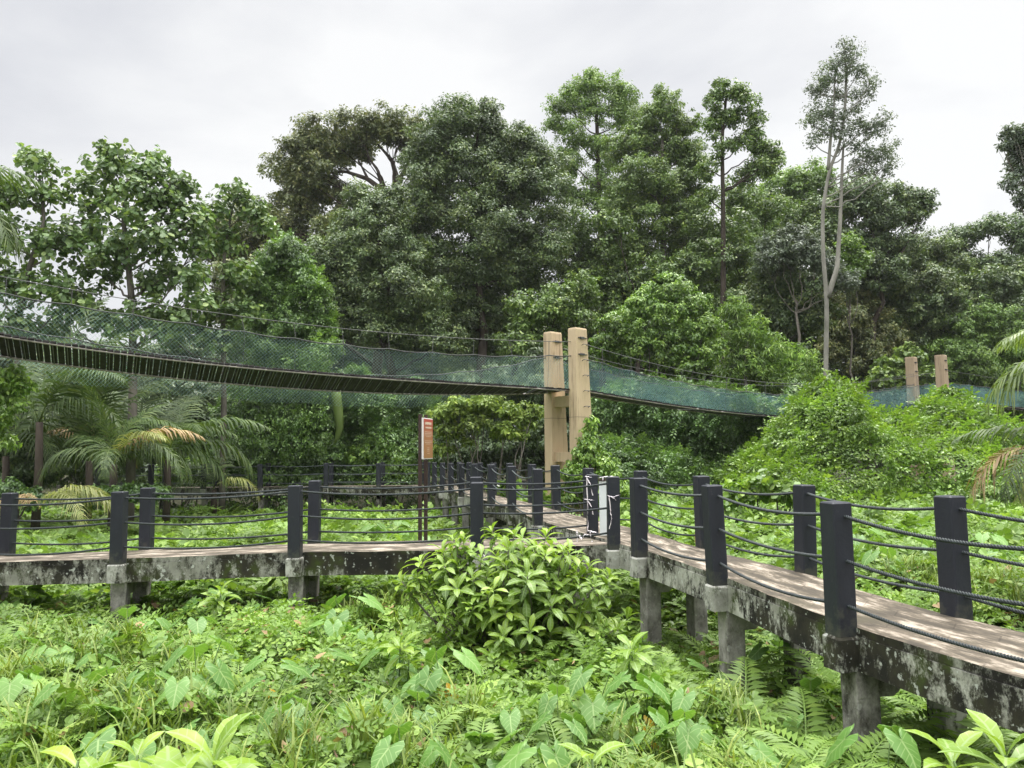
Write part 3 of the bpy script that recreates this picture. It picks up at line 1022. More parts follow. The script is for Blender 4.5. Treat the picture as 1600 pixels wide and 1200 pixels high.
def post_mesh(half=0.098, h=PTOP - PBOT):
    k = (half, round(h, 2))
    if k not in POSTM:
        m_ = MB(); m_.box((0, 0, h / 2), (half, half, h / 2), None, 0.5, None, 0.012)
        POSTM[k] = m_.mesh('rail_post', MT['post'])
    return POSTM[k]


def rope_pts(posts, h, sag, tang, seed):
    r = np.random.default_rng(seed)
    out_ = []
    for i in range(len(posts) - 1):
        a, b = np.array(posts[i]), np.array(posts[i + 1])
        s = np.linspace(0, 1, 15)[:-1]
        sg = sag * r.uniform(0.7, 1.25) * (np.linalg.norm(a - b) / 2.4) ** 1.3
        p = a + (b - a) * s[:, None]
        p[:, 2] += h - 4 * sg * s * (1 - s)
        out_.append(p)
    p = np.array(posts[-1:], float); p[:, 2] += h
    out_.append(p)
    return np.vstack(out_)


def twist(mb, p, rad=0.0175, pitch=0.075):
    s = np.concatenate([[0], np.cumsum(np.linalg.norm(np.diff(p, axis=0), axis=1))])
    n = int(s[-1] / (pitch / 7)) + 2
    t = np.linspace(0, s[-1], n)
    c = np.stack([np.interp(t, s, p[:, k]) for k in range(3)], 1)
    # smooth
    for _ in range(2):
        c[1:-1] = (c[:-2] + 2 * c[1:-1] + c[2:]) / 4
    tg = norm(np.gradient(c, axis=0))
    a = norm(np.cross(tg, np.array([0, 0, 1.0])))
    b = np.cross(tg, a)
    for k in range(3):
        ph = t / pitch * 2 * np.pi + k * 2.0944
        q = c + (a * np.cos(ph)[:, None] + b * np.sin(ph)[:, None]) * rad * 0.52
        mb.tube(q, rad * 0.54, 5)


def railing(name, label, posts, group=None, near=None, sag=0.09, heights=(1.05, 0.66, 0.27), corbel=True, beam='beam_pale', inward=None, half=0.098, rope='rope', rr=0.0165, post_skip=()):
    """posts: (x, y, dz) at the centre of each post; near: span indices drawn as laid rope"""
    base = posts[0]
    o = thing(name, (base[0], base[1], PBOT + base[2]), label, 'railing', group)
    pp = np.array(posts, float)
    tang = norm(np.gradient(pp[:, :2], axis=0))
    r = np.random.default_rng(len(posts) + int(abs(base[0] * 100)))
    for i, (x, y, dz) in enumerate(posts):
        if i in post_skip:
            continue
        hh = PTOP - PBOT + r.normal(0, 0.008)
        c = bpy.data.objects.new('rail_post', post_mesh(half))
        COL.objects.link(c)
        c.parent = o
        c.location = Vector((x, y, PBOT + dz)) - o.location
        c.scale = (1, 1, hh / (PTOP - PBOT))
        c.rotation_euler = (r.normal(0, 0.012), r.normal(0, 0.012), math.atan2(tang[i][1], tang[i][0]) + r.normal(0, 0.02))
        if corbel:
            cb = MB()
            tx = np.array([tang[i][0], tang[i][1], 0]); nx = np.array([-tx[1], tx[0], 0])
            cb.box((x, y, PBOT + dz - 0.148), (0.125, 0.118, 0.145), np.array([tx, nx, [0, 0, 1.0]]), 0.5, None, 0.02)
            cb.build('corbel', MT['corbel'], o)
    pp[:, 2] += PBOT
    for k, h in enumerate(heights):
        p = rope_pts(pp, h, sag, tang, 10 + k + len(posts))
        m_ = MB()
        if near:
            lo, hi = near
            twist(m_, p[lo * 14: hi * 14 + 1])
            if lo > 0: m_.tube(p[:lo * 14 + 1], rr, 6)
            if hi < len(posts) - 1: m_.tube(p[hi * 14:], rr, 6)
        else:
            m_.tube(p, rr, 6)
        m_.build('rope', MT[rope], o, True)
    return o


def piers(o, pairs, bottom=-0.3, half=0.115, mat='pier', white=()):
    """pairs of posts carry a frame: two square legs and a haunched cross beam under the deck"""
    for k, (a, b) in enumerate(pairs):
        a, b = np.array(a, float), np.array(b, float)
        ax = norm((b - a) * np.array([1, 1, 0])); ay = np.array([-ax[1], ax[0], 0]); fr = np.array([ax, ay, [0, 0, 1.0]])
        ztop = DECK + a[2] - 0.378
        wd = np.linalg.norm((b - a)[:2])
        for p, sg in ((a, 1), (b, -1)):
            q = np.array([p[0], p[1], 0]) + ax * sg * 0.16
            m_ = MB(); m_.box((q[0], q[1], (ztop + bottom) / 2), (half, half, (ztop - bottom) / 2), fr, 0.5, None, 0.01)
            m_.build('pier', MT['beam_pale' if (k, sg) in white else mat], o)
        # cross beam: deeper at the legs (haunches)
        m_ = MB()
        c0 = np.array([a[0], a[1], 0]) + ax * 0.05
        prof = [(0.0, -0.02), (wd - 0.1, -0.02), (wd - 0.1, -0.30), (wd - 0.45, -0.30), (wd - 0.62, -0.16), (0.52, -0.16), (0.35, -0.30), (0.0, -0.30)]
        v = []
        for sgn in (-0.12, 0.12):
            for u_, z in prof:
                v.append(c0 + ax * u_ + ay * sgn + np.array([0, 0, ztop + z + 0.08]))
        q = [(i, (i + 1) % 8, 8 + (i + 1) % 8, 8 + i) for i in range(8)]
        q += [(0, 7, 6, 1), (1, 6, 3, 2)] if False else []
        m_.add(np.array(v), q, [(0, 7, 6), (0, 6, 5), (0, 5, 4), (0, 4, 1), (1, 4, 3), (1, 3, 2), (8, 14, 15), (8, 13, 14), (8, 12, 13), (8, 9, 12), (9, 11, 12), (9, 10, 11)])
        m_.build('cross_beam', MT[mat], o)


# posts of the long curved walk: near the camera on the right, running away to the left
RF = [(5.0, 2.5, -.12), (3.72, 4.65, -.10), (2.88, 6.92, -.065), (2.41, 9.25, -.03), (1.86, 11.5, -.01), (0.50, 15.9, 0.03), (-0.03, 18.8, 0.03), (-0.60, 21.4, 0.02), (-1.19, 24.0, 0), (-1.77, 26.6, -0.03), (-2.33, 29.1, -0.06), (-2.90, 31.6, -0.09), (-3.45, 34.0, -0.12)]
RB = [(6.5, 2.9, -.12), (5.2, 4.9, -.08), (4.03, 7.15, -.035), (3.55, 9.5, -.02), (2.90, 11.85, -.01), (2.34, 14.2, 0.02), (1.62, 16.6, 0.03), (1.06, 19.0, 0.03), (0.53, 21.5, 0.02), (-0.10, 24.0, 0), (-0.66, 26.5, -0.03), (-1.22, 29.0, -0.06), (-1.80, 31.5, -0.09), (-2.35, 34.0, -0.12)]


def inset(p, q, d):
    """move polyline p towards polyline q by d (nearest direction)"""
    p = np.array(p, float); q = np.array(q, float)
    o_ = []
    for a in p:
        k = np.argmin(np.linalg.norm(q[:, :2] - a[:2], axis=1))
        n_ = side_normal(p)[len(o_)]
        sgn = np.sign((q[k] - a)[:2] @ n_[:2])
        o_.append(a + n_ * sgn * d)
    return o_


walk = boardwalk('boardwalk', 'long curving concrete boardwalk running from the right foreground away past the tan bridge tower', inset(RF, RB, 0.075) + [np.array((-3.95, 36.9, -0.14))], inset(RB, RF, 0.075) + [np.array((-2.75, 36.9, -0.14))], 'beam_pale')
piers(walk, list(zip(RF[1:5], RB[1:5])) + list(zip(RF[5:], RB[6:])), white={(1, -1)})
railing('rope_railing', 'black post and rope railing on the near left edge of the right foreground boardwalk', RF[:5], 'rope railings of the boardwalks', near=(0, 4))
railing('rope_railing', 'black post and rope railing on the far right edge of the long curving boardwalk', RB, 'rope railings of the boardwalks', near=(0, 4))
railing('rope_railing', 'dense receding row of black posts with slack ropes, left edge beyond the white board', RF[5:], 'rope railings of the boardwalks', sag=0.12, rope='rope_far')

# the walk crossing to the left
LFp = [(-11.9, 12.75, -0.30), (-9.15, 12.6, -0.25), (-6.34, 12.5, -0.19), (-3.50, 12.5, -0.11), (-0.58, 12.45, -0.09), (1.60, 12.43, -0.02)]
LBp = [(-11.6, 13.9, -0.30), (-8.97, 13.8, -0.26), (-6.48, 13.75, -0.19), (-3.52, 13.75, -0.10), (-0.66, 13.75, -0.05), (1.40, 13.75, -0.03)]
cross = boardwalk('boardwalk', 'straight mouldy concrete boardwalk crossing the left half behind the leafy shrub', [a + np.array([0, 0, -0.015]) for a in inset(LBp, LFp, 0.075)], [a + np.array([0, 0, -0.015]) for a in inset(LFp, LBp, 0.075)], 'beam')
piers(cross, list(zip(LFp[:5], LBp[:5])) + [((1.1, 12.43, -0.02), (1.0, 13.75, -0.03))])
railing('rope_railing', 'near black post and rope railing along the front of the left boardwalk', LFp, 'rope railings of the boardwalks', near=(1, 5), sag=0.07)
railing('rope_railing', 'far black post and rope railing along the back of the left boardwalk', LBp, 'rope railings of the boardwalks', near=(1, 5), sag=0.06)

# the walk at the back, below the vines
KF = [(-19.5, 36.3, -0.14), (-16.9, 36.1, -0.14), (-14.4, 36.0, -0.14), (-11.75, 36.0, -0.14), (-8.7, 36.0, -0.14), (-6.25, 36.0, -0.14), (-3.95, 35.95, -0.13)]
KB = [(-19.4, 37.5, -0.14), (-16.8, 37.35, -0.14), (-14.3, 37.25, -0.14), (-11.75, 37.25, -0.14), (-8.75, 37.25, -0.14), (-6.25, 37.25, -0.14), (-4.3, 37.25, -0.14)]
rear = boardwalk('boardwalk', 'distant concrete boardwalk below the dark vines at the back left', [a + np.array([0, 0, -0.02]) for a in inset(KB, KF, 0.075)], [a + np.array([0, 0, -0.02]) for a in inset(KF, KB, 0.075)], 'beam')
piers(rear, list(zip(KF, KB)), half=0.11)
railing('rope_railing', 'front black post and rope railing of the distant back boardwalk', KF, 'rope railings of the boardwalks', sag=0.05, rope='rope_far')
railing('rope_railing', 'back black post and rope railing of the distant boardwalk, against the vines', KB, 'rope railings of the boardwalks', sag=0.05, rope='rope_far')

# white board tied between two posts at the junction, with plastic straps
bx_ = thing('white_board', (1.62, 13.25, 1.6), 'upright white board strapped between two black posts at the boardwalk junction', 'board')
m_ = MB(); m_.box((1.62, 13.25, 2.09), (0.15, 0.022, 0.46), np.array([[0.96, 0.28, 0], [-0.28, 0.96, 0], [0, 0, 1.0]]), 0.5, None, 0.004); m_.build('panel', MT['white'], bx_)
m_ = MB(); m_.box((1.62, 13.25, 2.565), (0.16, 0.035, 0.015), np.array([[0.96, 0.28, 0], [-0.28, 0.96, 0], [0, 0, 1.0]])); m_.build('top_edge', MT['signpole'], bx_)


def strap(label, pts, seed, wid=0.011):
    r = np.random.default_rng(seed)
    m_ = MB()
    for path in pts:
        p = np.array(path, float)
        s = np.linspace(0, len(p) - 1, 5 * len(p))
        q = np.stack([np.interp(s, np.arange(len(p)), p[:, k]) for k in range(3)], 1)
        q[1:-1] += r.normal(0, 0.0035, (len(q) - 2, 3))
        nn = len(q)
        a = np.array([wid, 0.004, 0]) * np.cos(np.linspace(0, 3, nn))[:, None] + np.array([0.004, wid, 0.004]) * np.sin(np.linspace(0, 3, nn))[:, None]
        v = np.vstack([q - a, q + a])
        k = np.arange(nn - 1)
        m_.add(v, np.stack([k, k + 1, nn + k + 1, nn + k], 1))
    o = m_.build('plastic_strap', MT['ribbon'])
    return tag(o, label, 'strap', 'white plastic straps at the junction')


yb = 13.60
strap('white plastic strap hanging from the ropes on the post left of the white board', [[(1.30, yb, 2.60), (1.31, yb, 2.0), (1.30, yb, 1.66)], [(1.30, yb, 2.59), (1.36, yb, 2.48), (1.40, yb, 2.28)], [(1.31, yb, 2.19), (1.37, yb, 2.10), (1.40, yb, 1.95)], [(1.27, yb, 2.62), (1.38, yb, 2.60)], [(1.24, yb, 2.22), (1.42, yb, 2.20)]], 1)
strap('loose white plastic strap tied across the top of the white board', [[(1.46, 13.18, 2.60), (1.56, 13.18, 2.62), (1.76, 13.2, 2.63)], [(1.54, 13.17, 2.61), (1.52, 13.17, 2.47)], [(1.70, 13.18, 2.60), (1.71, 13.18, 2.50)]], 2)
strap('white plastic strap knotted round the corner post right of the white board', [[(1.49, 12.32, 2.36), (1.60, 12.31, 2.33), (1.71, 12.31, 2.37)], [(1.53, 12.31, 2.34), (1.55, 12.31, 2.1), (1.56, 12.31, 1.98), (1.52, 12.31, 1.83)], [(1.56, 12.31, 2.34), (1.64, 12.31, 2.28)]], 3, 0.008)
strap('white plastic strap dangling from the low rope at the boardwalk junction', [[(1.02, 12.44, 1.80), (1.02, 12.42, 1.62)], [(1.05, 12.40, 1.73), (1.09, 12.40, 1.66), (1.13, 12.40, 1.74), (1.25, 12.40, 1.73)], [(1.2, 12.4, 1.80), (1.36, 12.4, 1.76)], [(1.22, 12.4, 1.80), (1.25, 12.38, 1.62)]], 4)
yd = MB(); yd.box((3.02, 12.35, 1.67), (0.14, 0.02, 0.07), None, 0.5, None, 0.005)
tag(yd.build('yellow_board', MT['yellow']), 'small dull yellow board lying beyond the right boardwalk edge', 'board')

# ------------------------------------------------------------------ sign on two poles
sg0 = np.array([-1.90, 15.85]); sg1 = np.array([-1.78, 16.45])
sdir = np.array([*(norm((sg1 - sg0)[None])[0]), 0]); snrm = np.array([sdir[1], -sdir[0], 0])
sg = thing('information_sign', (sg0[0], sg0[1], 0), 'narrow brown information sign with white frame on two thin brown poles', 'sign')
zt = EYE + (702 - 652) / FPX * 15.9; zb = EYE - (716 - 702) / FPX * 15.9
for p in (sg0, sg0 + (sg1 - sg0) * 0.62):
    m_ = MB(); m_.box((p[0], p[1], (zt + 0.08) / 2 - 0.1), (0.032, 0.032, (zt + 0.08) / 2 + 0.1), np.array([sdir, snrm, [0, 0, 1.0]])); m_.build('pole', MT['signpole'], sg)
cc_ = np.array([*((sg0 + sg1) / 2), (zt + zb) / 2]) + snrm * 0.055
L2 = np.linalg.norm(sg1 - sg0) / 2 + 0.02
H2 = (zt - zb) / 2
m_ = MB(); m_.box(cc_, (L2, 0.02, H2), np.array([sdir, snrm, [0, 0, 1.0]]), 0.5, None, 0.003); fr_ = m_.build('board', MT['signframe'], sg)
m_ = MB()
fc = cc_ + snrm * 0.024
v = [fc + sdir * a_ * (L2 - 0.016) + np.array([0, 0, b_ * (H2 - 0.018)]) for a_, b_ in ((-1, -1), (1, -1), (1, 1), (-1, 1))]
m_.add(np.array(v), [(0, 1, 2, 3)], None, 0.5, np.array([(0, 0), (1, 0), (1, 1), (0, 1)]))
m_.build('sign_face', MT['signface'], fr_)
m_ = MB()
rr_ = np.random.default_rng(4)
def textline(v0, h, hw, nw, a0=-1):
    x = -hw
    while x < hw - 0.03:
        wl = rr_.uniform(0.5, 1.0) * nw
        x1 = min(x + wl, hw)
        y0, y1 = (1 - 2 * v0) * (H2 - 0.018) - h / 2, (1 - 2 * v0) * (H2 - 0.018) + h / 2
        m_.add(np.array([fc + snrm * 0.004 + sdir * a_ + np.array([0, 0, b_]) for a_, b_ in ((x, y0), (x1, y0), (x1, y1), (x, y1))]), [(0, 1, 2, 3)])
        x = x1 + nw * 0.28
textline(0.11, 0.055, 0.22, 0.05); textline(0.22, 0.035, 0.20, 0.045)
for v0 in (0.33, 0.37, 0.41, 0.45, 0.56, 0.60, 0.64): textline(v0, 0.010, 0.25 if v0 not in (0.45, 0.64) else 0.18, 0.05)
for v0 in (0.74, 0.78, 0.82, 0.88): textline(v0, 0.010, 0.09, 0.04)
m_.build('lettering', MT['signtext'], fr_)

# ------------------------------------------------------------------ bridge towers and hanging bridges
def tower(name, label, a, b, along, ztop, deckz, mat, w=0.2, l0=0.62, l1=1.05, rungs=True, drop=0.0):
    """two tapering columns a (near) and b (far); `along` = unit vector of the outgoing bridge on the raked side"""
    o = thing(name, (a[0], a[1], 0), label, 'bridge tower', 'towers of the hanging bridge')
    al = np.array([*along, 0]); ac = np.array([*(norm((np.array(b) - np.array(a))[None])[0]), 0])
    for p, zt_ in ((a, ztop), (b, ztop - drop)):
        m_ = MB()
        zz = [-0.3, deckz - 0.9, zt_ - 0.06, zt_]
        lens = [l1, l0 + (l1 - l0) * 0.42, l0, l0 - 0.03]
        vs = []
        for z, ln in zip(zz, lens):
            ww = w - (0.02 if z == zt_ else 0)
            s0 = -0.3 + (0.015 if z == zt_ else 0)
            for s_, c_ in ((s0, -ww), (s0 + ln, -ww), (s0 + ln, ww), (s0, ww)):
                vs.append(np.array([p[0], p[1], z]) + al * s_ + ac * c_)
        q = [(r_ * 4 + j, r_ * 4 + (j + 1) % 4, r_ * 4 + 4 + (j + 1) % 4, r_ * 4 + 4 + j) for r_ in range(3) for j in range(4)] + [(12, 13, 14, 15)]
        m_.add(np.array(vs), q)
        m_.build('column', MT[mat], o)
    for zc, hh in ((deckz - 0.36, 0.19), (deckz - 2.35, 0.17)):
        m_ = MB()
        mid = (np.array(a) + np.array(b)) / 2
        ln = np.linalg.norm(np.array(b) - np.array(a)) / 2 - w + 0.003
        m_.box((mid[0] + al[0] * 0.05, mid[1] + al[1] * 0.05, zc), (ln, 0.2, hh), np.array([ac, al, [0, 0, 1.0]]))
        m_.build('crossbeam', MT[mat], o)
    for p, sg_ in ((a, -1), (b, -1)):
        for z in (ztop - 0.36, ztop - 0.95):
            m_ = MB(); c = np.array([p[0], p[1], z]) + ac * sg_ * (w + 0.02)
            m_.box(c, (0.10, 0.035, 0.035), np.array([al, ac, [0, 0, 1.0]]), 0.5, None, 0.006)
            m_.tube([c - al * 0.2, c + al * 0.25], 0.016, 6)
            m_.build('cable_clamp', MT['cable'], o)
    for p in (a, b):                                      # casting joints
        for z in (deckz - 0.95, deckz - 2.9):
            f_ = (deckz - 0.9 - z) / (deckz - 0.6)
            ln = l0 + (l1 - l0) * 0.42 + max(0, f_) * (l1 - l0) * 0.58
            m_ = MB(); c = np.array([p[0], p[1], z]) + al * (-0.3 + ln / 2)
            m_.box(c, (ln / 2 + 0.004, w + 0.004, 0.006), np.array([al, ac, [0, 0, 1.0]]))
            m_.build('casting_joint', MT['bark_mid'], o)
    if rungs:
        for k in range(8):
            z = ztop - 0.62 - 0.55 * k
            sl = 0.42 + 0.05 * k
            c = np.array([a[0], a[1], z]) - ac * w + al * (0.12 + 0.012 * k)
            m_ = MB()
            m_.tube([c - al * 0.12, c - al * 0.12 - ac * 0.09 + [0, 0, 0.03], c + al * 0.12 - ac * 0.09 + [0, 0, 0.03], c + al * 0.12], 0.013, 5)
            m_.build('rung', MT['steel'], o)
    return o


TA, TB = np.array([2.36, 27.2]), np.array([1.52, 28.12])
D1 = norm(np.array([[0.735, 0.678]]))[0]                 # towards the second tower
D0 = norm(np.array([[-0.885, -0.465]]))[0]               # towards the camera's left
zA = EYE + (702 - 513) / FPX * 27.2
DZ = EYE + (702 - 612) / FPX * 27.5
tower('bridge_tower', 'tall tan concrete bridge tower of two tapering columns behind the boardwalk', TA, TB, D1, zA, DZ, 'tan', 0.19, 0.58, 1.0)
UA, UB = np.array([27.7, 49.3]), np.array([26.3, 50.3])
zU = EYE + (702 - 561) / FPX * 49.5
DU = EYE + (702 - 632) / FPX * 49.8
tower('bridge_tower', 'distant brown bridge tower rising from the vine mound on the right', UA, UB, norm((UA - TA)[None])[0], zU, DU, 'tan2', 0.25, 0.62, 1.0, False)


def fit_line(p0, u, obs, deg=2):
    """heights along the vertical plane through p0 in direction u, from photo pixels"""
    ts, zs = [], []
    for px, py in obs:
        d = ray(px, py)
        A_ = np.array([[d[0], -u[0]], [d[1], -u[1]]])
        s, t = np.linalg.solve(A_, p0)
        ts.append(t); zs.append(EYE + s * d[2])
    return np.polyfit(ts, zs, deg), min(ts), max(ts)


def net(mb, lo, hi, ts, cell=0.06, rad=0.004, belly=0.0, bdir=(0, 0, 0), seed=0):
    """diamond netting between two curves lo(t), hi(t)"""
    r = np.random.default_rng(seed)
    t0, t1 = ts
    hgt = np.linalg.norm(hi((t0 + t1) / 2) - lo((t0 + t1) / 2))
    bd = np.array(bdir, float)
    for fam in (1, -1):
        for tt in np.arange(t0 - hgt, t1 + hgt, cell * 1.414):
            v = np.linspace(0, 1, 6)
            t = tt + fam * v * hgt + (0 if fam > 0 else hgt * 0)
            ok = (t >= t0) & (t <= t1)
            if ok.sum() < 2:
                continue
            t, vv = t[ok], v[ok]
            p = np.array([lo(a) * (1 - b) + hi(a) * b for a, b in zip(t, vv)])
            p += bd * (np.sin(vv * np.pi) * belly)[:, None] + bd * (0.02 * np.sin(t * 2.1 + vv * 3))[:, None]
            mb.tube(p, rad, 3, 0.5, False)


def hanging_bridge(name, label, c0, u, T1, zn, zf, hn, hf, mc, half=0.55, dip=None, netm='net', cell=0.06, rad=0.004, t0=0.0, hang=1.45, group='spans of the hanging bridge', mct=0.0, hrad=0.02):
    """c0 start of the deck centre line, u direction; zn/zf near and far deck edge heights, hn/hf hand ropes, mc main cable (functions of t)"""
    n2 = np.array([u[1], -u[0]])
    if n2[1] > 0: n2 = -n2                                # towards the camera
    U, Nn = np.array([*u, 0]), np.array([*n2, 0])
    C = np.array([*c0, 0])
    near = lambda t: C + U * t + Nn * half + np.array([0, 0, zn(t)])
    far = lambda t: C + U * t - Nn * half + np.array([0, 0, zf(t)])
    nr = lambda t: C + U * t + Nn * (half + 0.12) + np.array([0, 0, hn(t)])
    fr = lambda t: C + U * t - Nn * (half + 0.12) + np.array([0, 0, hf(t)])
    o = thing(name, (c0[0], c0[1], zn(0)), label, 'bridge', group)
    r = np.random.default_rng(int(T1 * 10))
    m_ = MB()
    t = t0 + 0.1
    while t < T1:
        wd = r.uniform(0.132, 0.150)
        if r.random() > 0.03:
            a, b = near(t), far(t)
            ax = norm((b - a)[None])[0]; az = np.array([0, 0, 1.0]); az = norm((az - ax * (az @ ax))[None])[0]; ay = np.cross(az, ax)
            e = r.uniform(0.03, 0.06), r.uniform(0.02, 0.10)
            c = (a + b) / 2 + ax * (e[1] - e[0]) / 2 + np.array([0, 0, r.normal(0, 0.006)])
            m_.box(c, (np.linalg.norm(b - a) / 2 + sum(e) / 2, wd / 2, 0.022), np.array([ax, ay, az]))
        t += 0.165
    m_.build('plank_deck', MT['plank'], o)
    tt = np.linspace(t0, T1, 60)
    for f_ in (near, far):
        m_ = MB()
        p = np.array([f_(x) for x in tt]); p[:, 2] -= 0.05
        m_.tube(p, 0.026, 6)
        m_.build('deck_rail', MT['pipe'], o, True)
    m_ = MB()
    for x in np.arange(t0 + 0.2, T1, 0.33):
        a, b = near(x + 0.08), far(x + 0.08)
        a[2] -= 0.06; b[2] -= 0.06
        m_.tube([a, b], 0.012, 5)
    m_.build('cross_rods', MT['steel'], o)
    hang_t = np.arange(t0 + 0.9, T1, hang)
    def kink(f_, t):                                      # hand rope dips a little between its hangers
        ph = ((t - t0 - 0.9) / hang) % 1.0
        p = f_(t); p[2] -= 0.05 * math.sin(math.pi * ph)
        return p
    for f_ in (nr, fr):
        m_ = MB(); m_.tube(np.array([kink(f_, x) for x in np.linspace(t0, T1, 240)]), hrad, 5); m_.build('hand_rope', MT['cable'], o, True)
    mcf = lambda t: C + U * t + Nn * (half + 0.12) + np.array([0, 0, mc(t)])
    m_ = MB(); m_.tube(np.array([mcf(x) for x in np.linspace(t0, T1, 80)]), 0.012, 5); m_.build('main_cable', MT['steel'], o, True)
    mcb = lambda t: C + U * t - Nn * (half + 0.12) + np.array([0, 0, mc(t)])
    if mct:
        m_ = MB(); m_.tube(np.array([mcb(x) for x in np.linspace(t0, T1, 80)]), 0.010, 5); m_.build('main_cable', MT['steel'], o, True)
    for x in hang_t:
        m_ = MB(); a = kink(nr, x); b = mcf(x + r.normal(0, 0.06)); m_.tube([a, b], 0.010, 4)
        m_.tube([near(x), a], 0.006, 4)
        m_.build('hanger', MT['steel'], o)
    m_ = MB(); net(m_, near, lambda t: kink(nr, t), (t0, T1), cell, rad, 0.08, Nn, 1); m_.build('side_net', MT[netm], o)
    dp = dip or (lambda t: 0.0)
    fl = lambda t: far(t) + np.array([0, 0, -dp(t)]) + Nn * 0.0
    m_ = MB(); net(m_, fl, lambda t: kink(fr, t), (t0, T1), cell, rad * (1.35 if dip else 1.0), 0.15, -Nn, 2); m_.build('side_net', MT[netm], o)
    return o


def poly(obs, p0, u, deg, **k):
    c, a, b = fit_line(p0, u, obs, deg)
    return lambda t: float(np.polyval(c, t))


n0 = np.array([D0[1], -D0[0]]); n0 = n0 if n0[1] < 0 else -n0
C0 = (TA + TB) / 2 + D0 * 0.15
hw = 0.5
zn0 = poly([(0, 523), (100, 537), (200, 551), (330, 567), (450, 579), (700, 596), (850, 606)], C0 + n0 * hw, D0, 3)
zf0 = poly([(0, 553), (200, 582), (450, 603), (700, 615), (800, 614), (850, 612)], C0 - n0 * hw, D0, 3)
hn0 = poly([(0, 457), (200, 490), (400, 520), (600, 545), (700, 551), (800, 556), (890, 554)], C0 + n0 * (hw + .12), D0, 3)
hf0 = poly([(0, 509), (130, 530), (400, 573), (550, 584), (700, 583), (780, 571), (855, 557)], C0 - n0 * (hw + .12), D0, 3)
mc0 = poly([(0, 433), (200, 465), (400, 499), (600, 519), (800, 533), (880, 533)], C0 + n0 * (hw + .12), D0, 2)
dip0 = lambda t: 0.5 * min(1, max(0, (t - 2.2) / 3.5)) + 0.03 * math.sin(t * 2.6)
hanging_bridge('hanging_bridge', 'long green netted hanging bridge descending from the upper left to the tan tower', C0, D0, 23.0, zn0, zf0, hn0, hf0, mc0, hw, dip0, 'net', 0.076, 0.0025)
C1 = (TA + TB) / 2 + D1 * 0.45
C2 = (UA + UB) / 2
D2 = norm((C2 - C1)[None])[0]
n1 = np.array([D2[1], -D2[0]]); n1 = n1 if n1[1] < 0 else -n1
T2 = float(np.linalg.norm(C2 - C1)) - 0.3
zn1 = poly([(925, 609), (1000, 626), (1100, 640), (1200, 648), (1240, 649), (1395, 646), (1425, 636)], C1 + n1 * hw, D2, 3)
hn1 = poly([(920, 560), (960, 573), (1000, 582), (1100, 603), (1180, 612), (1240, 617), (1360, 612), (1425, 604)], C1 + n1 * (hw + .12), D2, 3)
mc1 = poly([(925, 541), (960, 552), (1030, 571), (1100, 584), (1240, 600), (1425, 588)], C1 + n1 * (hw + .12), D2, 3)
hanging_bridge('hanging_bridge', 'blue green netted hanging bridge sagging between the tan tower and the vine mound', C1, D2, T2, zn1, lambda t: zn1(t) + 0.02, hn1, lambda t: hn1(t) + 0.02, mc1, hw, None, 'net2', 0.085, 0.0038, 0.0, 1.6, mct=1, hrad=0.017)
D3 = norm(np.array([[0.93, 0.36]]))[0]
C3 = C2 + D3 * 0.5
hanging_bridge('hanging_bridge', 'far end of the green netted hanging bridge beyond the brown tower', C3, D3, 9.0, lambda t: DU - 0.05 * t, lambda t: DU - 0.05 * t, lambda t: DU + 1.2 - 0.06 * t, lambda t: DU + 1.2 - 0.06 * t, lambda t: DU + 2.0 - 0.09 * t, hw, None, 'net2', 0.08, 0.009, 0.0, 1.6)
# ------------------------------------------------------------------ trees (crown masses given where they stand, sizes in photo pixels at that depth)
TG = 'trees behind the hanging bridge'
tree('almond_tree', 'large leaved sea almond tree with open crown, left of the brown dome tree', 32, 205,
     [(180, 242, 26), (160, 262, 26), (235, 268, 34), (150, 300, 36), (210, 315, 42), (262, 308, 36), (288, 285, 20), (125, 355, 36), (180, 380, 42), (250, 370, 40), (298, 345, 26), (240, 430, 34), (155, 425, 34), (290, 430, 28), (308, 385, 20), (228, 488, 34), (165, 228, 15), (245, 245, 16), (120, 460, 28), (180, 505, 24), (265, 500, 28), (305, 470, 24), (150, 490, 24), (95, 510, 24)],
     'almond', ROUND, 0.23, 1.0, 0.2, 'bark_mid', group=TG, trunk=[(208, 620), (207, 480), (200, 410), (192, 340), (200, 280)], seed=1, sub=18, back=0, flat=0.8, grow=1.05, link=0)
tree('almond_tree', 'large leaved sea almond tree cut by the left edge of the photo', 31, 40,
     [(60, 252, 26), (22, 300, 36), (80, 300, 28), (30, 370, 40), (92, 375, 32), (15, 440, 38), (72, 445, 34), (105, 475, 28), (45, 238, 14), (-40, 330, 45), (-50, 420, 50), (30, 500, 30)],
     'almond', ROUND, 0.23, 1.0, 0.18, 'bark_mid', group=TG, trunk=[(30, 640), (28, 500), (45, 420), (70, 350), (62, 280)], seed=2, sub=18, back=0, flat=0.8, grow=1.05, link=0)
tree('almond_tree', 'smaller large leaved almond tree between the open almond tree and the vine column', 36, 352,
     [(370, 298, 22), (342, 330, 26), (392, 322, 22), (350, 372, 28), (308, 425, 20), (372, 430, 28), (332, 470, 28), (378, 488, 26), (415, 345, 20), (300, 505, 26), (345, 520, 26), (270, 520, 24)],
     'almond', ROUND, 0.23, 1.0, 0.16, 'bark_mid', group=TG, trunk=[(350, 640), (348, 480), (350, 400), (362, 330)], seed=3, sub=18, back=0, flat=0.8, grow=1.05, link=0)
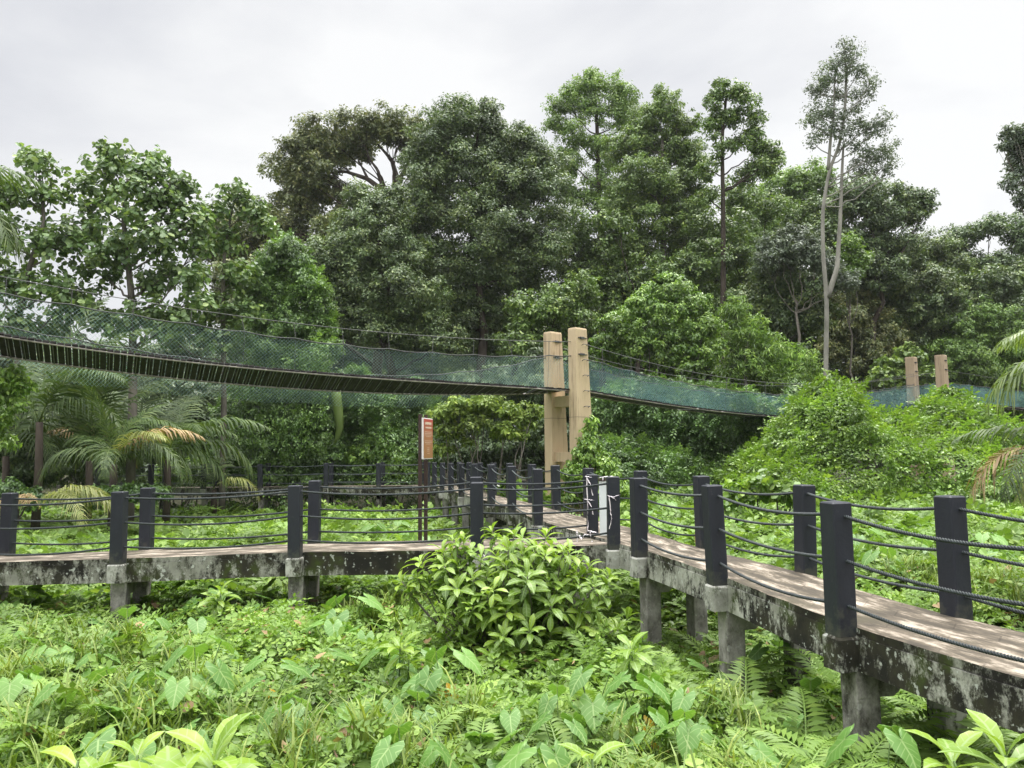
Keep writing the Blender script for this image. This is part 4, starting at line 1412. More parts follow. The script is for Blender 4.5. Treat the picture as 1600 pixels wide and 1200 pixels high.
tree('rain_tree', 'broad domed olive brown tree with dark spreading limbs at the left of the skyline', 58, 560,
     [(468, 232, 32), (505, 206, 34), (555, 195, 34), (600, 186, 28), (638, 192, 26), (448, 262, 30), (492, 262, 34), (528, 240, 26), (458, 300, 24), (520, 292, 22), (418, 330, 34), (372, 345, 36), (340, 362, 30), (402, 385, 36), (444, 352, 28), (652, 226, 24), (662, 275, 20), (560, 225, 20), (480, 330, 24), (530, 345, 24), (320, 385, 26), (360, 400, 30), (590, 320, 16), (560, 300, 14), (615, 215, 16)],
     'olive', DIAMOND, 0.24, 1.5, 0.5, 'bark', group=TG, trunk=[(585, 620), (600, 450), (615, 340), (618, 300)], seed=4, sub=16, back=1, flat=0.6,
     extra=[([(612, 330), (622, 285), (612, 250), (590, 225)], 0.32, 0.07), ([(616, 330), (600, 300), (575, 280), (540, 268), (510, 270)], 0.3, 0.06), ([(622, 285), (638, 255), (640, 220)], 0.2, 0.05), ([(600, 300), (590, 265), (570, 240)], 0.18, 0.05), ([(575, 280), (560, 250)], 0.12, 0.04), ([(605, 420), (520, 390), (460, 365), (400, 372)], 0.35, 0.1), ([(520, 390), (480, 330), (470, 290)], 0.2, 0.06)])
tree('evergreen_tree', 'largest dark green tree with dense crown at the centre of the skyline', 50, 735,
     [(705, 186, 32), (748, 192, 34), (680, 215, 30), (772, 222, 36), (820, 232, 34), (852, 250, 28), (662, 270, 34), (722, 260, 46), (790, 285, 46), (846, 292, 36), (690, 330, 48), (760, 350, 50), (828, 355, 44), (640, 340, 36), (672, 405, 44), (742, 425, 46), (808, 412, 38), (858, 385, 30), (690, 478, 40), (745, 500, 36), (720, 165, 16), (762, 168, 14), (690, 180, 18), (815, 205, 16), (650, 240, 20)],
     'dark', DIAMOND, 0.18, 1.8, 0.45, 'bark', group=TG, seed=5, sub=22, flat=0.8)
tree('evergreen_tree', 'dark rounded tree between the vine column and the largest dark tree', 46, 600,
     [(600, 322, 34), (560, 345, 34), (525, 385, 36), (590, 380, 42), (640, 400, 36), (545, 430, 40), (610, 450, 44), (660, 460, 34), (535, 490, 36), (590, 510, 40), (645, 520, 36), (560, 300, 18), (620, 300, 14), (690, 530, 30)],
     'dark', DIAMOND, 0.17, 1.8, 0.4, 'bark', group=TG, seed=6, sub=20, mu=0.5)
tree('tall_tree', 'tall light green tree with airy layered crown right of the largest dark tree', 62, 937,
     [(915, 128, 22), (948, 132, 22), (980, 145, 20), (885, 160, 24), (928, 170, 28), (972, 182, 28), (865, 190, 18), (900, 212, 26), (950, 228, 26), (890, 255, 22), (938, 278, 26), (908, 308, 22), (958, 318, 24), (925, 112, 10), (990, 170, 16), (880, 290, 18)],
     'light', DIAMOND, 0.19, 1.15, 0.35, 'bark', group=TG, trunk=[(942, 640), (940, 420), (936, 300), (933, 200), (930, 140)], seed=7, sub=18, back=0, flat=0.6, mu=0.4)
tree('tall_tree', 'tall mid green tree with deep crown between the light tree and the slender dark trunk', 55, 1035,
     [(1045, 155, 20), (1012, 182, 26), (1060, 188, 24), (988, 222, 30), (1032, 230, 34), (1076, 230, 24), (1090, 262, 24), (992, 268, 34), (1046, 285, 34), (970, 318, 30), (1020, 338, 34), (1074, 330, 28), (990, 385, 30), (1048, 388, 30), (960, 398, 28), (1092, 308, 22), (930, 405, 26), (905, 420, 24), (1030, 140, 10), (1075, 370, 24)],
     'mid', DIAMOND, 0.18, 1.5, 0.33, 'bark_mid', group=TG, trunk=[(1034, 640), (1036, 420), (1038, 340), (1035, 220)], seed=8, sub=18, flat=0.65,
     extra=[([(1024, 450), (1012, 400), (1000, 375), (998, 340)], 0.17, 0.08), ([(1010, 408), (995, 415), (978, 410)], 0.1, 0.04)])
tree('slender_tree', 'slender tree with straight bare dark trunk and small high crown', 50, 1131,
     [(1140, 138, 17), (1115, 158, 15), (1165, 155, 19), (1182, 188, 17), (1142, 182, 20), (1110, 195, 14), (1168, 216, 22), (1196, 232, 17), (1132, 225, 15), (1190, 258, 22), (1162, 275, 18), (1212, 250, 12), (1108, 262, 16), (1105, 305, 16), (1215, 240, 9), (1120, 128, 8)],
     'mid', DIAMOND, 0.2, 1.25, 0.26, 'bark', group=TG, trunk=[(1131, 640), (1130, 470), (1130, 330), (1128, 215), (1135, 150)], seed=9, sub=15, back=0, flat=0.6, mu=0.35)
tree('broadleaf_tree', 'bushy mid green tree filling the gap behind the slender dark trunk', 66, 1200,
     [(1222, 285, 26), (1262, 272, 26), (1180, 330, 34), (1240, 325, 34), (1200, 380, 34), (1158, 388, 34), (1130, 420, 34), (1105, 440, 34), (1172, 450, 40), (1285, 300, 24), (1270, 350, 30), (1090, 480, 34)],
     'light', DIAMOND, 0.26, 1.7, 0.35, 'bark', group=TG, seed=10, sub=18, flat=0.7, mu=0.3)
tree('emergent_tree', 'tallest tree of all, with pale forked trunk and thin grey green crown', 42, 1291,
     [(1320, 72, 12), (1336, 85, 12), (1305, 95, 12), (1322, 108, 14), (1342, 110, 11), (1290, 115, 14), (1278, 140, 13), (1300, 138, 16), (1326, 142, 12), (1266, 138, 7), (1362, 128, 11), (1354, 146, 11), (1274, 172, 15), (1296, 172, 15), (1264, 188, 10), (1330, 176, 12), (1310, 195, 12), (1380, 182, 11), (1368, 204, 13), (1346, 198, 15), (1322, 215, 12), (1284, 205, 13), (1268, 222, 8), (1390, 228, 12), (1370, 240, 14), (1346, 238, 13), (1394, 252, 10), (1358, 262, 10), (1336, 262, 9), (1385, 268, 9)],
     'grey', DIAMOND, 0.13, 0.46, 0.155, 'bark_pale', group=TG, trunk=[(1290, 700), (1290, 590), (1292, 470), (1286, 400), (1285, 330), (1295, 268), (1312, 225), (1320, 178), (1322, 132), (1320, 75)], seed=11, sub=16, back=0, flat=0.85, mu=0.35, spread=0.8, grow=1.45,
     extra=[([(1294, 265), (1298, 215), (1303, 178), (1304, 120)], 0.10, 0.03), ([(1293, 465), (1308, 420), (1313, 340), (1316, 262), (1318, 225)], 0.16, 0.05)])
tree('broadleaf_tree', 'dark flat topped tree right behind the tallest pale trunk', 56, 1360,
     [(1340, 290, 26), (1380, 302, 26), (1352, 325, 30), (1310, 315, 24), (1402, 330, 26), (1422, 308, 20), (1446, 304, 14), (1452, 320, 12), (1340, 372, 34), (1392, 372, 34), (1300, 365, 28), (1432, 335, 16), (1370, 420, 34)],
     'dark', DIAMOND, 0.22, 1.7, 0.35, 'bark', group=TG, seed=12, sub=18, flat=0.6, mu=0.42)
tree('broadleaf_tree', 'dark gappy spreading tree at the right side, below the leaf spray at the edge', 60, 1560,
     [(1500, 362, 22), (1540, 352, 24), (1582, 348, 26), (1616, 370, 32), (1498, 402, 22), (1545, 410, 26), (1592, 420, 30), (1480, 382, 15), (1520, 440, 28), (1575, 455, 28), (1620, 440, 40)],
     'dark', DIAMOND, 0.24, 1.35, 0.35, 'bark', group=TG, seed=13, sub=16, flat=0.55, back=0, mu=0.3)
tree('tall_tree', 'tall tree cut by the right edge, its leaf spray high against the sky', 45, 1660,
     [(1578, 204, 14), (1604, 212, 22), (1566, 228, 9), (1592, 258, 17), (1576, 284, 11), (1604, 308, 18), (1630, 250, 36), (1640, 310, 34), (1660, 200, 34)],
     'grey', DIAMOND, 0.19, 1.3, 0.3, 'bark_mid', group=TG, seed=14, sub=14, back=0, flat=0.75, mu=0.2)
tree('broadleaf_tree', 'dense mid green tree mass behind the brown tower', 59, 1420,
     [(1402, 398, 34), (1450, 388, 30), (1482, 420, 30), (1440, 440, 36), (1392, 450, 34), (1362, 430, 28), (1400, 500, 38), (1452, 500, 38), (1350, 535, 34), (1425, 545, 34), (1500, 470, 26)],
     'dark', DIAMOND, 0.2, 1.9, 0.3, 'bark', group=TG, seed=15, sub=20, flat=0.7, mu=0.6)
tree('vine_draped_tree', 'light green vine draped tree at the far right above the palm frond', 56, 1545,
     [(1532, 482, 22), (1512, 512, 26), (1560, 502, 30), (1592, 540, 34), (1522, 556, 34), (1475, 560, 28), (1594, 498, 26), (1560, 590, 34), (1500, 600, 30), (1620, 600, 40)],
     'vine', DIAMOND, 0.18, 2.0, 0.25, 'bark_mid', group=TG, seed=16, sub=20, flat=0.85, hang=0.7, mu=0.4)
tree('small_tree', 'pale grey green leaved tree left of the pale trunk', 47, 1240,
     [(1210, 378, 24), (1250, 368, 24), (1232, 398, 26), (1272, 398, 22), (1195, 405, 18), (1300, 420, 20), (1320, 440, 22)],
     'grey', DIAMOND, 0.18, 1.6, 0.18, 'bark_mid', group=TG, seed=17, sub=16, flat=0.7, mu=0.35)
tree('small_tree', 'shadowy dark tree left of the pale trunk, above the light bushes', 49, 1220,
     [(1210, 432, 32), (1252, 452, 36), (1220, 482, 36), (1198, 502, 28), (1275, 490, 28), (1170, 470, 26)],
     'dark', DIAMOND, 0.2, 1.9, 0.2, 'bark', group=TG, seed=18, sub=16, flat=0.75, mu=0.5)
tree('small_tree', 'olive green tree right of the pale trunk, above the netted bridge', 57, 1335,
     [(1332, 492, 32), (1372, 522, 34), (1335, 552, 34), (1390, 560, 28), (1310, 470, 18), (1345, 465, 20), (1300, 540, 20)],
     'olive', DIAMOND, 0.19, 1.9, 0.2, 'bark_mid', group=TG, seed=19, sub=18, flat=0.75, mu=0.55)
tree('small_tree', 'bright yellow green sapling crown just right of the pale trunk', 48, 1330,
     [(1328, 380, 16), (1340, 402, 18), (1330, 425, 14), (1318, 395, 12)],
     'bright', DIAMOND, 0.18, 1.6, 0.1, 'bark_mid', group=TG, seed=20, sub=12, flat=0.9, mu=0.3)
tree('small_tree', 'dark tree behind the tan tower, left of its columns', 44, 830,
     [(820, 470, 26), (868, 470, 26), (850, 520, 30), (805, 540, 28), (880, 560, 30), (900, 500, 26), (910, 440, 22)],
     'mid', DIAMOND, 0.2, 1.3, 0.2, 'bark', group=TG, seed=21, sub=16, flat=0.7, mu=0.35)

tree('broadleaf_tree', 'shaded tree filling below the deep crowned tall tree', 52, 1010,
     [(918, 345, 22), (898, 385, 24), (940, 392, 26), (910, 430, 26), (965, 350, 22), (930, 440, 30), (985, 430, 34), (1040, 430, 34), (1095, 400, 34), (1080, 450, 32), (1120, 500, 30), (960, 470, 28), (1150, 350, 24), (1100, 350, 24)],
     'mid', DIAMOND, 0.22, 1.5, 0.28, 'bark', group=TG, seed=22, sub=16, flat=0.75, mu=0.3)
tree('broadleaf_tree', 'shaded tree with gaps of sky between the largest dark tree and the tan tower', 54, 800,
     [(760, 470, 28), (800, 500, 26), (850, 440, 24), (870, 480, 20), (780, 530, 30), (830, 545, 26), (880, 330, 24), (880, 380, 20), (720, 540, 30)],
     'dark', DIAMOND, 0.22, 1.1, 0.3, 'bark', group=TG, seed=23, sub=16, flat=0.75, mu=0.4)
tree('broadleaf_tree', 'dark tree closing the gap under the brown dome tree', 54, 450,
     [(360, 430, 30), (410, 420, 28), (460, 400, 30), (500, 410, 30), (520, 350, 26), (390, 470, 30), (470, 450, 30), (560, 400, 26), (350, 480, 24)],
     'olive', DIAMOND, 0.22, 1.6, 0.3, 'bark', group=TG, seed=24, sub=16, flat=0.7, mu=0.35)
tree('broadleaf_tree', 'green tree behind the slender trunk and pale leaved tree', 58, 1150,
     [(1150, 300, 22), (1200, 320, 30), (1140, 380, 30), (1175, 430, 32), (1230, 380, 30), (1100, 420, 26), (1260, 330, 24), (1290, 360, 26)],
     'mid', DIAMOND, 0.22, 1.5, 0.3, 'bark', group=TG, seed=25, sub=16, flat=0.7, mu=0.4)
tree('broadleaf_tree', 'dark tree behind the lower right crowns, under the gappy tree', 57, 1500,
     [(1460, 440, 30), (1520, 480, 32), (1580, 490, 34), (1540, 430, 24), (1490, 500, 30), (1600, 440, 30), (1440, 480, 30)],
     'dark', DIAMOND, 0.22, 1.7, 0.3, 'bark', group=TG, seed=26, sub=16, flat=0.7, mu=0.45)

# far wood behind everything: reads as one mass
mb = MB()
rw_ = np.random.default_rng(77)
for px in np.arange(-420, 2050, 34):
    prof = np.interp(px, [-420, 0, 120, 300, 420, 650, 900, 1100, 1500, 2050], [520, 530, 560, 545, 510, 500, 480, 460, 450, 420])
    py = prof + rw_.normal(0, 12)
    while py < 720:
        c = at(px + rw_.normal(0, 10), py, 74 + rw_.uniform(-3, 3))
        puff_leaves(mb, c, rw_.uniform(1.7, 2.6), DIAMOND, 0.34, 1.6, 14, 0.8, 0.3, 0.35, rw_)
        py += 34
tag(mb.build('far_wood', LF['dark']), 'distant dark wood closing the gaps between the tree trunks', 'wood', None, 'stuff')

# ------------------------------------------------------------------ vine covered masses and shrubs
SG = 'shrubs and vine mounds below the trees'
shrub('vine_column', 'tall column draped in green creepers left of centre', 38,
      [(450, 388, 24), (422, 408, 22), (470, 412, 22), (405, 440, 22), (438, 455, 28), (482, 445, 22), (500, 478, 20), (402, 490, 24), (450, 500, 30), (490, 510, 26), (420, 540, 28), (470, 550, 30), (510, 545, 24), (400, 580, 26), (440, 600, 28), (490, 600, 28), (405, 635, 26), (450, 650, 28), (500, 645, 26), (410, 690, 28), (455, 700, 30), (505, 700, 28), (430, 745, 30), (490, 745, 30)],
      'vine_dark', DIAMOND, 0.15, 2.2, 'vine mass', SG, 0.9, 0.8, 1, 22, mu=0.6, stems=False, sheets=[dict(top=[(372, 500), (388, 440), (404, 420), (418, 386), (436, 378), (452, 364), (470, 384), (482, 420), (500, 428), (512, 470), (524, 500)], D=38.5, yf=36.8, size=0.14, cover=2.0, seed=32, mu=0.62, lump=1.0, fold=0.7, prof=4.0, trail=0.6)])
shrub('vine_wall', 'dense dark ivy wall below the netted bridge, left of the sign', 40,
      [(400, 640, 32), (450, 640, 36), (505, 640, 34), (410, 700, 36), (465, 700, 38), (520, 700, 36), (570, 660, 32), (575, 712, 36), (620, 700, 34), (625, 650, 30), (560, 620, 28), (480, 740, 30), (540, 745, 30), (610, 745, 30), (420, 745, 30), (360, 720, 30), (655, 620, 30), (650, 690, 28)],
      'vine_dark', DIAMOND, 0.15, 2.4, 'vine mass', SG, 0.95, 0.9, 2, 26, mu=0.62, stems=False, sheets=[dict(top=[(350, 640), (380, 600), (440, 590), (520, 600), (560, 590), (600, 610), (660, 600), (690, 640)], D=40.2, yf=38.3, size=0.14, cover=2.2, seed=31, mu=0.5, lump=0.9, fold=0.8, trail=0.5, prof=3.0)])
shrub('leafy_shrub', 'low light green bush just left of the sign, behind the back boardwalk', 38.6,
      [(590, 700, 22), (560, 715, 20), (620, 715, 22), (605, 735, 20), (580, 745, 20), (640, 740, 18)],
      'vine', DIAMOND, 0.16, 1.8, 'shrub', SG, 0.8, 0.4, 3, 16, mu=0.55)
shrub('layered_shrub', 'yellow green bush with layered sprays right of the sign', 37,
      [(690, 645, 22), (722, 632, 24), (758, 628, 24), (795, 640, 22), (822, 655, 18), (705, 672, 18), (745, 660, 24), (785, 672, 18), (815, 680, 12), (690, 700, 14), (835, 640, 12), (730, 690, 10)],
      'yellow', DIAMOND, 0.2, 1.6, 'shrub', SG, 0.55, 0.35, 4, 14, back=1, mu=0.45)
shrub('dark_shrub', 'dark shadowed thicket behind the yellow green bush and tower foot', 42,
      [(830, 600, 32), (845, 670, 34), (780, 600, 30), (800, 700, 34), (740, 700, 34), (690, 715, 30), (860, 720, 34), (880, 620, 30), (720, 600, 28), (890, 690, 30), (840, 560, 24)],
      'dark', DIAMOND, 0.18, 2.2, 'thicket', SG, 0.9, 0.6, 5, 16, mu=0.3)
shrub('round_bush', 'round bright green bush standing right of the tan tower above the bridge', 41,
      [(1018, 456, 20), (1052, 448, 24), (1000, 480, 26), (1040, 488, 34), (1082, 478, 26), (962, 508, 26), (1002, 528, 34), (1060, 528, 34), (1100, 508, 24), (940, 538, 18), (1102, 548, 26), (960, 552, 24), (1030, 562, 28), (1075, 575, 24)],
      'vine', DIAMOND, 0.17, 2.1, 'bush', SG, 0.85, 0.5, 6, 16, mu=0.5)
shrub('light_bush', 'feathery light bush behind the blue netting, left of the pale trunk', 43,
      [(1152, 480, 22), (1172, 515, 26), (1140, 522, 24), (1200, 548, 32), (1250, 560, 28), (1165, 560, 28), (1240, 592, 26), (1140, 580, 24), (1200, 590, 28), (1265, 580, 20)],
      'vine', SLIM, 0.3, 2.2, 'bush', SG, 0.8, 0.4, 7, 18, mu=0.55)
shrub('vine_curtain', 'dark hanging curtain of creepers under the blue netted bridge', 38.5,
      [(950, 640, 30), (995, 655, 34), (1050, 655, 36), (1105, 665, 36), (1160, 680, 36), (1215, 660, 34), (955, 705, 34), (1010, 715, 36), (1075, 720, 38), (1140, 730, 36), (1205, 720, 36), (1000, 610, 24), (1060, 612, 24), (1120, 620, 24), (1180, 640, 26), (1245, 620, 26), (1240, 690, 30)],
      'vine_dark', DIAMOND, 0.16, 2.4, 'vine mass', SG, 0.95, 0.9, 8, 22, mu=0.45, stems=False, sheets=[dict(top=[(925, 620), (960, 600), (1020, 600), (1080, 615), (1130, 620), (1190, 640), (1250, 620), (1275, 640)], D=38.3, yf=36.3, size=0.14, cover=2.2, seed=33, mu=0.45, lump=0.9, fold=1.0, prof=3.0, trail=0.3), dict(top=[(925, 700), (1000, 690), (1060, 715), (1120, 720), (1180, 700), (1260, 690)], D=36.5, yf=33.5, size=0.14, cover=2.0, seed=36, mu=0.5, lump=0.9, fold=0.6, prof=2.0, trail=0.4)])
shrub('vine_mound', 'large bright vine mound left of the brown tower, hiding part of the bridge', 32,
      [(1290, 612, 18), (1325, 628, 18), (1272, 650, 20), (1340, 660, 24), (1385, 668, 20), (1250, 695, 24), (1315, 700, 28), (1240, 735, 24), (1300, 596, 10), (1410, 700, 22)],
      'bright', DIAMOND, 0.14, 2.4, 'vine mound', SG, 0.85, 0.6, 9, 26, mu=0.32, back=1, stems=False, sheets=[dict(top=[(1120, 752), (1150, 728), (1180, 706), (1205, 672), (1230, 640), (1258, 616), (1290, 594), (1312, 600), (1338, 608), (1362, 632), (1400, 652), (1440, 655), (1470, 690)], D=33.0, yf=26.5, size=0.14, cover=2.2, seed=34, mu=0.40, lump=1.0, zg=0.7, prof=1.7, trail=0.5)])
shrub('vine_mound', 'large bright vine mound burying the base of the brown tower', 34,
      [(1440, 662, 20), (1478, 636, 18), (1505, 640, 18), (1460, 690, 24), (1515, 680, 24), (1550, 690, 20), (1420, 690, 18), (1484, 614, 10), (1530, 655, 16)],
      'bright', DIAMOND, 0.14, 2.4, 'vine mound', SG, 0.85, 0.6, 10, 26, mu=0.28, back=1, stems=False, sheets=[dict(top=[(1385, 672), (1420, 650), (1450, 628), (1476, 606), (1502, 608), (1530, 632), (1556, 655), (1580, 695), (1640, 730), (1700, 740)], D=34.5, yf=27.0, size=0.14, cover=2.2, seed=35, mu=0.36, lump=1.0, zg=0.7, prof=1.7, trail=0.5)])
shrub('leafy_shrub', 'low bright creeper hump at the right edge behind the near right post', 26,
      [(1510, 782, 26), (1560, 768, 28), (1600, 752, 28), (1545, 795, 26), (1610, 800, 30)],
      'bright', DIAMOND, 0.14, 2.2, 'shrub', SG, 0.75, 0.5, 11, 20, mu=0.4)
shrub('leafy_shrub', 'bright broad leaved shrub behind the second right post', 22,
      [(1150, 768, 18), (1185, 760, 20), (1215, 765, 18), (1240, 772, 16), (1125, 780, 14), (1270, 778, 14)],
      'bright', ROUND, 0.2, 1.8, 'shrub', SG, 0.7, 0.4, 12, 14, mu=0.5)
shrub('leafy_shrub', 'pale leaved bush above the bridge, left of the brown tower', 52,
      [(1400, 570, 20), (1425, 555, 18), (1380, 590, 18), (1445, 585, 20), (1410, 598, 18)],
      'light', ROUND, 0.26, 2.0, 'shrub', SG, 0.85, 0.4, 13, 14, mu=0.6)
shrub('climbing_vine', 'bright creeper climbing the right side of the tan tower base', 26.6,
      [(924, 656, 9), (922, 672, 12), (918, 690, 16), (928, 706, 20), (905, 716, 17), (944, 722, 20), (915, 738, 22), (894, 740, 18), (956, 744, 20), (925, 765, 24), (890, 768, 20), (968, 765, 18)],
      'vine', DIAMOND, 0.14, 2.0, 'vine', SG, 0.95, 0.8, 14, 14, mu=0.55, back=0)
shrub('leafy_shrub', 'bright small leaved branch reaching in at the left edge below the bridge', 20,
      [(14, 582, 15), (36, 600, 14), (6, 618, 18), (30, 634, 11), (-25, 600, 28), (-5, 655, 22), (-30, 680, 30)],
      'vine', DIAMOND, 0.13, 1.5, 'shrub', SG, 0.7, 0.5, 15, 14, mu=0.5, stems=False)
shrub('dark_shrub', 'dark thicket in the palm shade at the left edge', 30,
      [(0, 700, 36), (40, 720, 34), (20, 760, 34), (-30, 660, 40)],
      'dark', DIAMOND, 0.16, 2.2, 'thicket', SG, 0.9, 0.5, 16, 16, mu=0.35)
shrub('dark_shrub', 'dark undergrowth behind the palm fronds, left background', 43,
      [(60, 650, 40), (130, 660, 40), (200, 655, 36), (270, 660, 40), (330, 670, 40), (100, 720, 40), (180, 720, 40), (260, 725, 40), (330, 735, 36), (40, 610, 30), (300, 610, 30), (355, 610, 28)],
      'dark', DIAMOND, 0.2, 2.2, 'thicket', SG, 0.9, 0.5, 17, 18, mu=0.3)
shrub('leafy_shrub', 'light green shrub at the left end of the distant back boardwalk', 38.4,
      [(265, 735, 18), (295, 728, 18), (250, 750, 16), (320, 740, 14), (285, 748, 16)],
      'vine', DIAMOND, 0.15, 1.8, 'shrub', SG, 0.75, 0.4, 18, 14, mu=0.5)
shrub('leafy_shrub', 'big leaved plants under the receding black posts, right of the sign', 27,
      [(800, 762, 13), (835, 770, 14), (775, 760, 10), (815, 785, 14), (860, 785, 13), (880, 800, 14)],
      'vine', ROUND, 0.26, 1.5, 'shrub', SG, 0.7, 0.3, 19, 12, mu=0.6)

# ------------------------------------------------------------------ palms
PALMF = [frond_template(38, 1.0, 0.30, a, 0.017, 2, d, 0.12, 0.65, u, vee=0.05, sweep=0.55, ragged=0.14) for a, u, d in ((0.7, 1.35, 0.35), (1.1, 1.2, 0.5), (1.5, 1.0, 0.65), (0.4, 1.48, 0.25))]


def frond_obj(parent, k, base, az, length, mat, r, tilt=0.0, name='frond'):
    key = ('f', k, mat)
    if key not in POSTM:
        m_ = MB()
        t_ = PALMF[k]
        m_.inst(t_, np.zeros((1, 3)), np.eye(3)[None], np.ones(1), np.array([0.5]))
        m_.tq = [np.clip(np.random.default_rng(k).normal(0.45, 0.2, len(x)), 0, .95) for x in m_.tq]
        m_.tt = [np.clip(np.random.default_rng(k).normal(0.45, 0.2, len(x)), 0, .95) for x in m_.tt]
        POSTM[key] = m_.mesh(name, LF[mat] if mat in LF else MT[mat])
    c = bpy.data.objects.new(name, POSTM[key])
    COL.objects.link(c)
    c.parent = parent
    c.location = Vector([float(x) for x in base]) - parent.location
    c.rotation_euler = (tilt, 0, az)
    c.scale = (length,) * 3
    return c


def palm(name, label, px, depth, zb, fronds, mat='palm', seed=0, trunk=True, group='palms in the left background'):
    r = np.random.default_rng(300 + seed)
    b = at(px, 700, depth); b[2] = 0
    o = thing(name, b, label, 'palm', group)
    if trunk:
        m_ = MB(); m_.tube([b, b + [0.05, 0, zb * 0.6], b + [0, 0, zb]], [0.16, 0.14, 0.12], 8)
        m_.build('trunk', MT['bark'], o, True)
    for (k, az, ln, tl, mt) in fronds:
        frond_obj(o, k, b + np.array([0, 0, zb]) + r.normal(0, 0.04, 3), az + r.normal(0, 0.08), ln, mt or mat, r, tl)
    return o


rd = math.radians
palm('nipa_palm', 'tall palm with upright fronds seen through the left end of the netted bridge', 60, 27, 4.2, [(0, rd(-70), 5.2, 0, None), (0, rd(20), 5.0, 0, None), (1, rd(-110), 4.8, 0, None), (1, rd(75), 5.0, 0, None), (3, rd(-30), 5.2, 0, None), (1, rd(150), 4.4, 0, None), (2, rd(-90), 4.0, 0, None), (2, rd(110), 4.2, 0, None)], seed=1)
palm('nipa_palm', 'dark palm with broad upright frond in front of the almond trunk', 140, 29, 2.8, [(3, rd(-85), 5.2, 0, None), (0, rd(-60), 5.0, 0, None), (3, rd(80), 4.8, 0, None), (1, rd(-100), 4.4, 0, None), (0, rd(100), 5.2, 0, None), (3, rd(-150), 4.6, 0, None)], seed=2)
palm('nipa_palm', 'palm with dry brown topmost fronds under the bridge', 178, 26, 2.7, [(1, rd(-75), 3.4, 0, 'dead'), (2, rd(-60), 3.2, 0, None), (1, rd(60), 2.8, 0, None), (2, rd(-95), 3.4, 0, None), (0, rd(-30), 3.2, 0, None), (3, rd(150), 3.2, 0, None), (2, rd(100), 3.0, 0, None), (1, rd(-120), 3.0, 0, 'palm_yellow'), (2, rd(-160), 2.6, 0, None)], seed=3, group='palms in the left background')
palm('nipa_palm', 'palm with long arching dark fronds right of the brown fronded palm', 262, 31, 2.8, [(1, rd(80), 4.4, 0, None), (2, rd(60), 4.2, 0, None), (1, rd(-80), 4.6, 0, None), (2, rd(-70), 4.2, 0, None), (0, rd(10), 4.4, 0, None), (2, rd(130), 3.8, 0, None), (1, rd(-130), 3.8, 0, None), (2, rd(100), 4.2, 0, None)], seed=4)
palm('nipa_palm', 'low palm with a pale yellow drooping frond behind the left posts', 66, 19.5, 1.75, [(2, rd(-88), 2.5, 0, 'palm_yellow'), (2, rd(-115), 2.2, 0, 'palm_yellow'), (2, rd(-62), 2.2, 0, 'palm_yellow'), (2, rd(75), 1.6, 0, 'dead'), (2, rd(130), 1.5, 0, 'dead')], seed=5, trunk=False)
palm('nipa_palm', 'small palm with one pale yellow frond tip right of the dark palm', 335, 35, 1.4, [(2, rd(-80), 2.8, 0, 'palm_yellow'), (1, rd(70), 3.0, 0, None), (0, rd(0), 3.2, 0, None), (2, rd(120), 2.6, 0, None)], seed=6)
palm('nipa_palm', 'dense dark palm clump between the tall left palm and the upright frond', 115, 32, 2.6, [(0, rd(-50), 5.6, 0, None), (3, rd(10), 5.8, 0, None), (1, rd(-95), 5.4, 0, None), (1, rd(70), 5.4, 0, None), (0, rd(50), 5.6, 0, None), (2, rd(-75), 5, 0, None), (2, rd(95), 5, 0, None), (1, rd(-140), 5, 0, None), (1, rd(150), 5, 0, None)], seed=11, trunk=False)
palm('nipa_palm', 'dark palm clump behind the brown fronded palm', 215, 34, 2.4, [(0, rd(-50), 5.4, 0, None), (3, rd(10), 5.4, 0, None), (1, rd(-95), 5.2, 0, None), (1, rd(70), 5.2, 0, None), (0, rd(50), 5.4, 0, None), (2, rd(-75), 5, 0, None), (2, rd(95), 5, 0, None), (1, rd(-140), 5, 0, None), (1, rd(150), 5, 0, 'dead')], seed=12, trunk=False)
palm('nipa_palm', 'dark palm hidden in the shade at the left edge', 10, 29, 3.0, [(1, rd(-80), 4.4, 0, None), (0, rd(-30), 4.6, 0, None), (2, rd(-60), 4.0, 0, None), (1, rd(90), 4.4, 0, None), (2, rd(-120), 4.0, 0, None), (3, rd(10), 4.4, 0, None)], seed=7)
palm('coconut_palm', 'palm outside the left edge reaching its fronds in high above the bridge', -238, 12, 6.9, [(2, rd(-88), 3.0, 0, None), (1, rd(-75), 2.9, 0, None), (2, rd(-70), 2.9, 0, None), (2, rd(-105), 2.9, 0, None), (1, rd(60), 2.8, 0, None), (2, rd(130), 2.8, 0, None), (1, rd(180), 2.8, 0, None), (0, rd(-20), 2.8, 0, None), (2, rd(-125), 2.9, 0, None)], seed=8, group='palms at the photo edges')
palm('date_palm', 'near palm at the right edge with fresh green drooping fronds', 1790, 11, 4.0, [(2, rd(85), 2.3, 0, None), (2, rd(70), 2.4, 0, None), (2, rd(105), 2.3, 0, None), (1, rd(95), 2.4, 0, None), (2, rd(-80), 2.4, 0, None), (1, rd(20), 2.4, 0, None), (2, rd(140), 2.3, 0, None), (1, rd(-150), 2.3, 0, None)], 'palm_bright', seed=9, group='palms at the photo edges')
palm('date_palm', 'low palm at the right edge with dull yellow brown fronds behind the ropes', 1700, 12, 2.6, [(2, rd(80), 2.2, 0, 'dead'), (2, rd(100), 2.2, 0, None), (1, rd(70), 2.2, 0, None), (2, rd(115), 2.1, 0, 'palm_yellow'), (1, rd(150), 2.0, 0, None)], 'palm', seed=10, group='palms at the photo edges')
